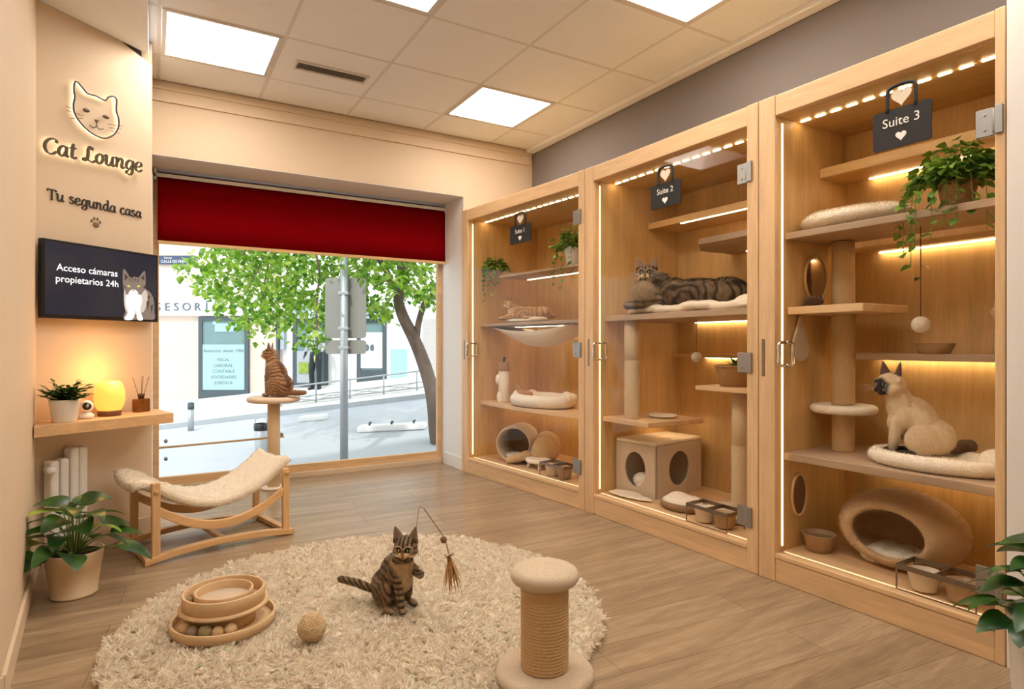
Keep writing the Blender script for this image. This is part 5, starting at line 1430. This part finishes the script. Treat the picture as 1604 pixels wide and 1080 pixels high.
def pen_text(mb, txt, x0, z0, size, W_, slope, y0, y1, slant=.0, thin=.35, gap=0.0, mi=0):
    """draws pen strokes as solid ribbons; W_ pen width in em"""
    x = x0; ca, sa = math.cos(slope), math.sin(slope)
    for ch in txt:
        adv, st = GL[ch]
        for s in st:
            q = catmull([(a+slant*c, c, 0) for a, c in s], 6)
            n = len(q); top = []; bot = []
            for i, p in enumerate(q):
                t = (q[min(i+1, n-1)]-q[max(i-1, 0)]); t.normalize()
                w = W_*.5*(thin+(1-thin)*abs(t.y*math.cos(.35)+t.x*math.sin(.35)))
                if i in (0, n-1): w *= .55
                nn = Vector((-t.y, t.x, 0))*w
                top.append(p+nn); bot.append(p-nn)
            def w2(p): 
                X = (x-x0)+p.x*size; Z = p.y*size
                return (x0+X*ca-Z*sa, z0+X*sa+Z*ca)
            vs_ = []
            for yy in (y0, y1):
                for L_ in (top, bot): vs_ += [(w2(p)[0], yy, w2(p)[1]) for p in L_]
            fs = []
            for i in range(n-1):
                fs += [(i, i+1, n+i+1, n+i), (2*n+i, 3*n+i, 3*n+i+1, 2*n+i+1), (i, 2*n+i, 2*n+i+1, i+1), (n+i, n+i+1, 3*n+i+1, 3*n+i)]
            fs += [(0, n, 3*n, 2*n), (n-1, 3*n-1, 4*n-1, 2*n-1)]
            mb.add(vs_, fs, mi)
        x += (adv+gap)*size
    return x
sg = SIGN.thing('wall_lettering', 'backlit dark raised lettering reading Cat Lounge under the cat face logo', 'wall sign', 0, 0, 0)
b = MB(); xe = pen_text(b, 'Cat Lounge', .018, 2.33, .1225, .125, math.radians(4.6), -.028, -.018, .12, .3, -.02); b.build('lettering', 'bronze', sg)
b = MB(); pen_text(b, 'Cat Lounge', .018, 2.33, .1225, .05, math.radians(4.6), -.0165, -.0145, .12, .5, -.02); b.build('backlight', 'halo', sg)
sg2 = SIGN.thing('slogan_lettering', 'small dark lettering reading Tu segunda casa above the wall screen', 'wall sign', 0, 0, 0)
b = MB(); xe2 = pen_text(b, 'Tu segunda casa', .058, 2.080, .081, .115, math.radians(0.3), -.006, -.001, .0, .4, -.02); b.build('lettering', 'dark_ink', sg2)
pw = SIGN.thing('paw_print', 'small brown paw print on the wall under the slogan', 'wall decal', .34, 0, 1.995)
b = MB()
for x, z, rx_, rz_ in ((0, -.012, .020, .017), (-.026, .008, .007, .010), (-.010, .024, .007, .011), (.010, .024, .007, .011), (.026, .008, .007, .010)): b.ball((x, -.002, z), (rx_, .003, rz_), 16, 8)
b.build('print', mat('faded_brown_print', lin(120, 96, 72), .7), pw)
# scuffs high on the wall
# television
SC = mat('screen_night_blue', lin(14, 16, 22), .15, emit=lin(34, 38, 50), es=.7, var=.02)
tv = SIGN.thing('wall_screen', 'black framed wall screen showing a camera access notice and a cat', 'screen', .345, -.035, 1.62)
W2, H2 = .362, .222
b = MB(); b.box(-W2, W2, -.042, -.004, -H2, H2); b.box(-.12, .12, -.004, .034, -.1, .1); b.build('housing', 'black', tv, bevel=.004)
b = MB(); b.box(-W2+.014, W2-.014, -.0435, -.0422, -H2+.022, H2-.014); b.build('display', SC, tv)
TXT = mat('screen_white', lin(200, 200, 200), .3, emit=(1, 1, 1), es=.85, var=.01)
b = MB(); text_into(b, 'Acceso cámaras\npropietarios 24h', .056, onwall(-.105, -.0445, .035), .0004, line=1.15); b.build('screen_lettering', TXT, tv)
def tvp(x, y):
    s, z = ray_sign(x/3.085, 350+y/3.085, -.078); return (s-.345, z-1.62)
def flat(name, polys, c, y, es=.9, smooth=False):
    b = MB()
    for P in polys:
        Q = [tvp(*p) for p in P]
        if smooth: Q = [(v.x, v.y) for v in catmull([(a, c_, 0) for a, c_ in Q], 4, True)]
        xz_prism(b, Q, 0, 0, y-.0003, y)
    b.build(name, mat('screen_'+name, tuple(x*.5 for x in c[:3])+(1,), .3, emit=c, es=es, var=.02), tv)
flat('cat_picture_fur', [[(594, 300), (592, 262), (594, 224), (604, 226), (630, 262), (650, 258), (668, 262), (688, 238), (700, 234), (703, 290), (702, 315), (728, 338), (743, 375), (745, 430), (745, 464), (700, 465), (600, 464), (604, 430), (606, 400), (601, 350)]], lin(112, 102, 94), -.0445, .8, True)
flat('cat_picture_ruff', [[(600, 320), (612, 350), (640, 356), (676, 350), (700, 322), (712, 350), (706, 395), (690, 430), (640, 440), (606, 420), (598, 370)]], lin(176, 168, 160), -.04475, .8, True)
flat('cat_picture_chest', [[(612, 345), (640, 352), (676, 345), (686, 375), (676, 420), (690, 464), (664, 466), (655, 420), (640, 464), (600, 464), (616, 430), (606, 385)]], lin(228, 225, 220), -.0450, .9, True)
flat('cat_picture_markings', [[(600, 240), (618, 262), (602, 278)], [(697, 248), (678, 264), (696, 278)], [(622, 268), (628, 268), (630, 288)], [(636, 266), (642, 266), (640, 290)], [(650, 266), (656, 266), (650, 290)], [(664, 268), (672, 268), (662, 288)], [(706, 380), (722, 372), (712, 420)], [(726, 400), (738, 390), (732, 440)], [(712, 350), (726, 352), (716, 372)], [(598, 300), (608, 306), (600, 316)], [(700, 300), (690, 308), (700, 318)]], lin(58, 50, 44), -.0455)
flat('cat_picture_eyes', [[(610, 304), (620, 298), (631, 306), (620, 310)], [(658, 307), (668, 299), (680, 303), (668, 310)]], lin(190, 176, 96), -.0457, .8)
flat('cat_picture_muzzle', [[(620, 338), (634, 322), (652, 322), (666, 338), (656, 350), (642, 354), (628, 350)]], lin(236, 232, 226), -.0452, .9, True)
flat('cat_picture_nose', [[(636, 322), (650, 322), (643, 331)]], lin(150, 100, 92), -.0458)
# floating shelf
t = thing('floating_shelf', 'pale oak floating shelf under the wall screen', 'shelf', (0, 0, .82))
b = MB(); b.prism([(-.535, 4.035), (.117, 4.395), (.035, 4.70), (.002, 4.735), (-.548, 4.285)], -.062, 0); b.build('board', wood('pale_oak_shelf', lin(222, 180, 132), 'x'), t, bevel=.003)
# potted jade plant
t = thing('potted_plant', 'small bushy green plant in white pot on the floating shelf', 'plant', (-.42, 4.19, .82))
b = MB(); b.lathe([(.055, 0), (.058, .004), (.072, .115), (.075, .125), (.068, .125), (.066, .11)], 28); b.build('pot', 'white_plastic', t)
b = MB(); b.lathe([(.001, .112), (.066, .11)], 20, cap=False); b.build('soil', 'soil', t)
rr = random.Random(3); b = MB(); st = MB()
for k in range(44):
    a = rr.uniform(0, 2*PI); el = rr.uniform(.15, 1.2); R_ = rr.uniform(.06, .13)
    d = Vector((math.cos(a)*math.cos(el), math.sin(a)*math.cos(el), math.sin(el))); p0 = Vector((0, 0, .11)); p1 = p0+d*R_
    st.tube([tuple(p0), tuple(p1)], .002, 5)
    for j in range(7):
        pt = p0.lerp(p1, .3+.7*j/6); a2 = a+(j % 2*2-1)*1.0
        leaf_into(b, pt, (math.cos(a2)*.8+d.x, math.sin(a2)*.8+d.y, .25+d.z*.6), rr.uniform(.034, .05), .021, .3, .2, 4, rr.uniform(-.5, .5))
b.build('foliage', 'leaf_dark', t); st.build('stems', 'stem', t)
# indoor camera
t = thing('pet_camera', 'small white indoor pet camera with black face on the shelf', 'camera', (-.33, 4.31, .82), math.radians(-118+40))
b = MB(); b.lathe([(.034, 0), (.040, .006), (.038, .022), (.026, .032), (.018, .036)], 28); b.build('base', 'white_plastic', t)
b = MB(); b.ball((0, 0, .070), (.037, .037, .037), 28, 18); b.build('head', 'white_plastic', t)
b = MB(); b.ball((.017, 0, .072), (.0245, .026, .026), 24, 16); b.build('face', 'black', t); b = MB(); b.ball((.0395, 0, .074), (.004, .009, .009), 16, 10); b.build('lens', 'steel', t)
# glowing lamp
t = thing('table_lamp', 'glowing amber glass lamp on a wooden base on the shelf', 'lamp', (-.222, 4.42, .82))
b = MB(); b.lathe([(.058, 0), (.062, .004), (.062, .030), (.056, .034)], 32); b.build('base', wood('dark_wood_base', lin(120, 78, 46), 'x'), t)
gm, nt, p = newmat('glowing_amber_glass'); 
tcn = nt.nodes.new('ShaderNodeTexCoord'); vm = nt.nodes.new('ShaderNodeVectorMath'); vm.operation = 'DISTANCE'; vm.inputs[1].default_value = (0, 0, .085)
p.inputs['Base Color'].default_value = lin(250, 200, 110); p.inputs['Roughness'].default_value = .3
p.inputs['Emission Color'].default_value = (1.0, .40, .06, 1); p.inputs['Emission Strength'].default_value = .75
b = MB(); b.lathe([(.060, .034), (.074, .06), (.082, .10), (.080, .15), (.066, .195), (.052, .208), (.050, .205), (.064, .19), (.077, .15), (.079, .10), (.071, .062), (.057, .037)], 40, cap=False); b.build('shade', gm, t)
b = MB(); b.ball((0, 0, .085), (.022, .022, .028), 16, 10); b.build('bulb', emis('lamp_bulb', (1, .72, .35), 40), t)
pl_ = bpy.data.lights.new('lamp_glow', 'POINT'); pl_.energy = 2.6; pl_.color = (1, .48, .14); pl_.shadow_soft_size = .07
po = bpy.data.objects.new('lamp_glow', pl_); col.objects.link(po); po.parent = t; po.location = (0.03, -.05, .26)
# reed diffuser
t = thing('reed_diffuser', 'brown glass reed diffuser with thin sticks at the shelf end', 'diffuser', (-.06, 4.56, .82), math.radians(39))
b = MB(); b.box(-.044, .044, -.030, .030, 0, .085); b.build('bottle', 'amber', t, bevel=.009, seg=3)
b = MB(); b.lathe([(.018, .083), (.018, .1), (.021, .101), (.021, .116), (.012, .117)], 20); b.build('collar', 'bronze', t)
for a, o_ in ((-.30, .06), (-.05, -.1), (.12, .05), (.30, -.03)):
    b = MB(); b.tube([(0, 0, .05), (math.sin(a)*.17, math.sin(o_)*.17, .05+.18*math.cos(a))], .0018, 6); b.build('reed', 'twig', t)
# radiator
t = SIGN.thing('radiator', 'white column radiator low on the sign wall behind the leafy plant', 'radiator', 0, 0, 0)
for k, (x, zt) in enumerate(((.045, .595), (.10, .60), (.155, .655), (.205, .655))):
    b = MB(); b.box(x-.024, x+.024, -.095, -.02, .10, zt); b.build('column', 'white_plastic', t, bevel=.016, seg=3)
b = MB(); b.tube([tuple((.02, -.055, .13)), (.23, -.055, .13)], .014, 10); b.tube([(.02, -.055, .55), (.23, -.055, .55)], .014, 10); b.box(.05, .07, -.06, -.001, .3, .33); b.tube([(.18, -.055, .1), (.18, -.055, 0)], .009, 8); b.tube([(.05, -.055, .1), (.05, -.055, 0)], .009, 8); b.build('pipe', 'white_plastic', t)
b = MB(); b.tube([(.02, -.06, .55), (-.012+.02, -.10, .55)], .02, 12); b.ball((.008, -.11, .55), .024); b.build('valve', 'white_plastic', t)

# ================================================================== FLOOR PIECES
# shaggy round rug
RUG = Vector((.87, 2.772, 0)); RR = 1.057
rug = thing('round_rug', 'large round cream shaggy rug in the middle of the floor', 'rug', RUG)
b = MB(); b.lathe([(RR-.03, .001), (RR-.01, .008), (RR-.02, .02), (.001, .022)], 96); b.build('backing', 'fabric', rug)
NT = 14000
a = rng.uniform(0, 2*PI, NT); r_ = RR*np.sqrt(rng.uniform(0, 1, NT))
C0 = np.stack([r_*np.cos(a), r_*np.sin(a), np.full(NT, .018)], 1)
flow_a = 2.2*(wob(C0*np.array([1, 1, 0]), 5.0, 1)+wob(C0*np.array([1, 1, 0]), 13.0, 4))
lean = np.stack([np.cos(flow_a)*.55, np.sin(flow_a)*.55, np.full(NT, 1.0)], 1)+rng.normal(0, .45, (NT, 3))*np.array([1, 1, .2])
bv = rng.normal(0, .35, (NT, 3))*np.array([1, 1, 0])
cc = 1+rng.normal(0, .05, (NT, 1)); K = 10
roots = np.repeat(C0, K, 0)+rng.normal(0, .0042, (NT*K, 3))*np.array([1, 1, 0]); dirs = np.repeat(lean, K, 0)+rng.normal(0, .26, (NT*K, 3))
rg_ = np.array(lin(255, 243, 226)[:3]); cl = np.repeat(cc, K, 0)*rg_*(1+rng.normal(0, .03, (NT*K, 1)))
o = strands('pile', roots, dirs, np.repeat(rng.uniform(.026, .038, NT), K)*rng.uniform(.85, 1.1, NT*K), .0058, cl, vcol('rug_yarn', .9, .2, .2, .4), rug, 4, .18, .2, .75, np.repeat(bv, K, 0)); tag(o, kind='stuff')

# sisal scratching post
t = thing('scratching_post', 'short sisal scratching post with beige plush top standing on the rug edge', 'scratching post', (1.229, 1.853, .036))
b = MB(); plush_pad(b, .178, 0, .045, 56); o = b.build('base', 'felt', t); fleece(o, 6000, .005, lin(196, 172, 140), w=.0016)
b = MB(); b.lathe(sisal_prof(.087, .045, .35, .0118, .004), 56); b.build('sisal_column', 'sisal', t)
b = MB(); plush_pad(b, .124, .35, .405, 56); o = b.build('plush_top', 'felt', t); fleece(o, 5000, .005, lin(214, 194, 166), w=.0016)
# yarn ball
t = thing('sisal_ball', 'small tan woven sisal ball lying on the rug', 'ball', (.562, 2.565, .096))
b = MB(); b.ball((0, 0, 0), .054, 32, 20); b.build('core', 'sisal', t)
b = MB(); rr = random.Random(2)
for k in range(26):
    ax = Vector((rr.gauss(0, 1), rr.gauss(0, 1), rr.gauss(0, 1))).normalized(); u_ = ax.orthogonal().normalized(); v_ = ax.cross(u_); h_ = rr.uniform(-.03, .03); rad_ = math.sqrt(.0555**2-h_*h_)
    b.tube([ax*h_+(u_*math.cos(q)+v_*math.sin(q))*rad_ for q in np.linspace(0, 2*PI, 33)[:-1]], .0021, 5, closed=True)
b.build('rope', 'sisal_light', t)
# ball track tower
t = thing('ball_track_toy', 'two-tier round wooden ball track toy on the rug', 'cat toy', (.27, 2.92, .040))
def ringp(mb, r0, r1, z0, z1): mb.lathe([(r0, z0), (r1, z0), (r1, z1-.002), (r1-.002, z1), (r0+.002, z1), (r0, z1-.002), (r0, z0)], 72, cap=False)
b = MB(); b.lathe([(.205, 0), (.208, .004), (.205, .008), (.001, .008)], 72); ringp(b, .198, .209, 0, .038); b.build('lower_tray', 'ply', t)
b = MB(); b.lathe([(.125, .008), (.125, .078)], 60); b.build('core', 'ply', t)
b = MB(); b.lathe([(.172, .078), (.180, .082), (.180, .090), (.174, .094), (.001, .094)], 72); b.build('middle_disc', 'ply', t)
b = MB(); ringp(b, .154, .165, .094, .150); b.lathe([(.156, .097), (.001, .097)], 60, cap=False); b.build('upper_tray', 'ply', t)
b = MB(); ringp(b, .108, .117, .094, .148); b.build('inner_ring', 'ply', t)
b = MB(); b.lathe([(.108, .112), (.001, .116)], 60, cap=False); b.build('felt_centre', 'felt', t)
bm_ = [mat('felt_ball_sand', lin(206, 176, 132), .95, bump=.3, bscale=200), mat('felt_ball_olive', lin(150, 134, 98), .95, bump=.3, bscale=200), mat('felt_ball_grey', lin(158, 142, 122), .95, bump=.3, bscale=200)]
q0 = math.atan2(-.88, -.47)
for k, (an, mi, lab) in enumerate(((-.78, 0, 'sand coloured felt ball leftmost in the lower track of the wooden toy'), (-.50, 2, 'grey felt ball second from the left in the lower track'), (-.16, 1, 'olive felt ball in the middle of the lower track'), (.13, 0, 'small sand felt ball right of the olive one in the lower track'), (.42, 0, 'sand felt ball rightmost in the lower track of the wooden toy'))):
    aa = q0+an+.12; rb = (.030, .026, .029, .025, .026)[k]; p_ = (.27+.166*math.cos(aa), 2.92+.166*math.sin(aa), .048+rb+.0005)
    o = MB(); o.ball((0, 0, 0), rb, 24, 16); ob = o.build('felt_ball', bm_[mi]); ob.location = p_; tag(ob, lab, 'ball', 'felt balls in the wooden track toy')
for an, mi, lab in ((.9, 2, 'grey felt ball at the right in the upper track of the wooden toy'), (1.35, 1, 'olive felt ball at the far right in the upper track'), (-1.25, 1, 'olive felt ball at the left in the upper track'), (-1.75, 0, 'sand felt ball behind the olive one in the upper track')):
    aa = q0+an; o = MB(); o.ball((0, 0, 0), .0175, 20, 14); ob = o.build('felt_ball', bm_[mi]); ob.location = (.27+.136*math.cos(aa), 2.92+.136*math.sin(aa), .040+.097+.018); tag(ob, lab, 'ball', 'felt balls in the wooden track toy')
# feather wand
def PD(px, py, d): return PX(px, py, d)
base_ = PD(657, 880, 2.60)
t = thing('feather_wand', 'wand toy with bead and tan feathers held up by the playing tabby', 'cat toy', base_)
lw = lambda px, py, d: PD(px, py, d)-base_
b = MB(); b.tube([lw(658, 893, 2.60), lw(656, 872, 2.61)], .0045, 8); b.build('handle', 'white_plastic', t)
b = MB(); b.tube(catmull([lw(656, 872, 2.61), lw(652, 838, 2.66), lw(655, 805, 2.66), lw(658, 794, 2.65), lw(664, 797, 2.63)], 5), .0012, 6); b.build('wire', 'dark_steel', t)
b = MB(); b.tube(catmull([lw(664, 797, 2.63), lw(680, 820, 2.6), lw(696, 844, 2.58), lw(703, 868, 2.57)], 5), .002, 6); b.build('string', 'twig', t)
b = MB(); b.ball(lw(695, 846, 2.58), .0145, 16, 12); b.build('bead', 'twig', t)
b = MB(); rr = random.Random(6)
for k in range(30):
    s_ = lw(704, 870, 2.57); e_ = lw(704+rr.uniform(-12, 24), 918+rr.uniform(-14, 16), 2.57+rr.uniform(-.04, .04)); leaf_into(b, s_, e_-s_, (e_-s_).length, .010, .25, .1, 6, rr.uniform(-1, 1))
b.build('feathers', mat('tan_feather', lin(188, 142, 92), .85, var=.35, vscale=60), t)
b = MB()
for k in range(7): a = k*.9; leaf_into(b, lw(703, 874, 2.57), (math.cos(a)*.5, math.sin(a)*.5, .35-.2*(k % 3)), .03, .014, .2, .1, 4)
b.ball(lw(703, 876, 2.57), (.007, .007, .012)); b.build('feather_collar', mat('brown_feather', lin(104, 66, 38), .85), t)
build_cat('tabby_cat', 'brown tabby cat sitting up on the rug, pawing at a feather wand', (.975, 2.675, .040), math.radians(284), .86, 'sit', (.072, -.006, .352), -50, -10, brown_tabby, 16000, .011, .15, 1.24,
          [((-.17, -.01, .05), .024), ((-.21, -.06, .07), .022), ((-.24, -.11, .10), .021), ((-.29, -.18, .125), .018)], lift=True, voxel=.0036)

# wooden frame cat hammock
ham = thing('cat_hammock', 'wooden framed cat hammock with thick cream fleece by the window', 'cat hammock', (.322, 4.355, 0), math.radians(13.5))
PZ = wood('pine_frame', lin(226, 184, 132), 'z', .4); PXm = wood('pine_frame_lengthways', lin(226, 184, 132), 'x', .4)
for (x, y, h) in ((-.372, -.245, .462), (.385, -.245, .44), (-.372, .245, .42), (.385, .245, .42)):
    b = MB(); b.box(x-.022, x+.022, y-.016, y+.016, .03, h); b.build('leg', PZ, ham, bevel=.006)
for y in (-.245, .245):
    b = MB(); N_ = 24; vs_ = []
    for i in range(N_+1):
        u_ = i/N_*2-1; x = u_*.43; zc = .05*(1-u_*u_)
        for yy, zz in ((-.024, 0), (.024, 0), (.024, .036), (-.024, .036)): vs_.append((x, y+yy, zc*.75+zz))
    fs = [(i*4+k, i*4+4+k, i*4+4+(k+1) % 4, i*4+(k+1) % 4) for i in range(N_) for k in range(4)]+[(3, 2, 1, 0), (N_*4, N_*4+1, N_*4+2, N_*4+3)]
    b.add(vs_, fs); b.build('runner', PXm, ham, bevel=.004)
    b = MB(); vs_ = []
    for i in range(N_+1):
        u_ = i/N_*2-1; x = u_*.362; z = .155+.14*abs(u_)**1.9
        for yy, zz in ((-.012, -.028), (.012, -.028), (.012, .028), (-.012, .028)): vs_.append((x+.006, y+(.0 if y < 0 else 0)+yy, z+zz))
    b.add(vs_, fs); b.build('curved_slat', PXm, ham, bevel=.006)
for x in (-.40, .41):
    b = MB(); b.box(x-.022, x+.022, -.22, .22, .003, .034); b.build('side_rail', PXm, ham, bevel=.004)
b = MB(); b.box(-.02, .02, -.24, .24, .045, .07); b.build('stretcher', PXm, ham, bevel=.004)
for (x, y) in ((.385, -.27), (.385, .27), (-.372, -.27)):
    b = MB(); b.tube([(x, y+(.01 if y < 0 else -.01), .41), (x, y, .41)], .014, 12); b.build('bolt_cap', 'pine', ham)
vs_ = []; NX, NY = 44, 16
def hz_(u_): return .265+.215*abs(u_)**1.9
for i in range(NX+1):
    u_ = (i/NX*2-1); x = .425*u_-.012
    if u_ < -.8: x -= (-.8-u_)*.25
    for j in range(NY+1):
        v_ = j/NY*2-1; y = v_*.225
        vs_.append((x, y, hz_(u_)+.022*abs(v_)**3+.004*math.sin(i*1.7)*math.sin(j*1.3)-(.05*max(0, (-.9-u_)/.1))))
k = NY+1
b = MB(); b.add(vs_, [(i*k+j, (i+1)*k+j, (i+1)*k+j+1, i*k+j+1) for i in range(NX) for j in range(NY)], 0, True)
o = b.build('fleece_mat', 'plush', ham, solid=.05); 
fleece(o, 24000, .010, lin(255, 243, 224), w=.003)
# window perch and cat
t = thing('window_perch', 'round cream perch on a pale pole in front of the shop window', 'cat perch', (.909, 5.615, 0))
b = MB(); b.lathe([(.10, 0), (.105, .01), (.1, .02), (.03, .022)], 36); b.build('base', 'fabric', t)
b = MB(); b.lathe([(.052, .02), (.052, .76)], 28); b.build('pole', mat('wrapped_pole', lin(226, 200, 162), .9, var=.06, vscale=20, bump=.2, bscale=200), t)
b = MB(); plush_pad(b, .22, .752, .802, 48); b.build('platform', mat('tan_suede', lin(236, 214, 190), .9, var=.05, bump=.2, bscale=200), t)
build_cat('ginger_tabby_cat', 'ginger brown tabby cat sitting on the round window perch, looking outside', (.915, 5.60, .802), math.radians(112), 1.04, 'sit', (.055, .012, .352), 40, 0, ginger_tabby, 9000, .011, .1, 1.15,
          [((-.18, -.02, .04), .024), ((-.20, -.10, .03), .022), ((-.17, -.17, .028), .018)], voxel=.0042)

# leafy floor plants
def lily(name, label, loc, pot_prof, potm, n, L, W_, hmin, hmax, spread, seed, soilz, soilr, rim=None, leafm='leaf_dark'):
    r_ = random.Random(seed); t = thing(name, label, 'plant', loc)
    b = MB(); b.lathe(pot_prof, 40); b.build('pot', potm, t)
    b = MB(); b.lathe([(.001, soilz+.004), (soilr, soilz)], 24, cap=False); b.build('soil', 'soil', t)
    lf = MB(); st = MB(); lm = MB()
    for k in range(n):
        a = k*2.4+r_.uniform(-.3, .3); f = (k+.5)/n; h = hmax-(hmax-hmin)*f**.9; R_ = spread*(.15+.85*f)*r_.uniform(.8, 1.1)
        p0 = Vector((math.cos(a)*.02, math.sin(a)*.02, soilz)); p3 = Vector((math.cos(a)*R_, math.sin(a)*R_, soilz+h))
        p1 = p0.lerp(p3, .45)+Vector((0, 0, h*.22)); q = catmull([p0, p1, p3], 6); st.tube(q, [.0045-.002*i/(len(q)-1) for i in range(len(q))], 6)
        d = (p3-p1).normalized(); el = .55-.5*f
        leaf_into(lf if k % 9 != 4 else lm, p3, (math.cos(a+r_.gauss(0, .25)), math.sin(a+r_.gauss(0, .25)), el), L*r_.uniform(.75, 1.1), W_*r_.uniform(.8, 1.1), .95, .16, 9, r_.uniform(-.5, .5), .8)
    lf.build('foliage', leafm, t); lm.build('young_leaves', 'leaf_lime' if name == 'floor_plant' else leafm, t); st.build('stems', 'stem', t)
    return t
lily('floor_plant', 'broad-leaved green plant in a beige pot on the floor below the shelf', (-.335, 3.745, 0),
     [(.092, 0), (.100, .005), (.100, .014), (.096, .016), (.116, .15), (.118, .152), (.125, .215), (.127, .222), (.118, .222), (.112, .2)], 'beige_plastic', 27, .185, .118, .02, .26, .18, 4, .205, .112)
lily('tall_planter', 'glossy leafy plant in a tall white planter at the right edge', (2.268, .715, 0),
     [(.10, 0), (.105, .01), (.125, .44), (.13, .455), (.12, .455), (.115, .43)], 'white_plastic', 46, .14, .105, .0, .24, .17, 12, .432, .115, leafm='leaf_dark')
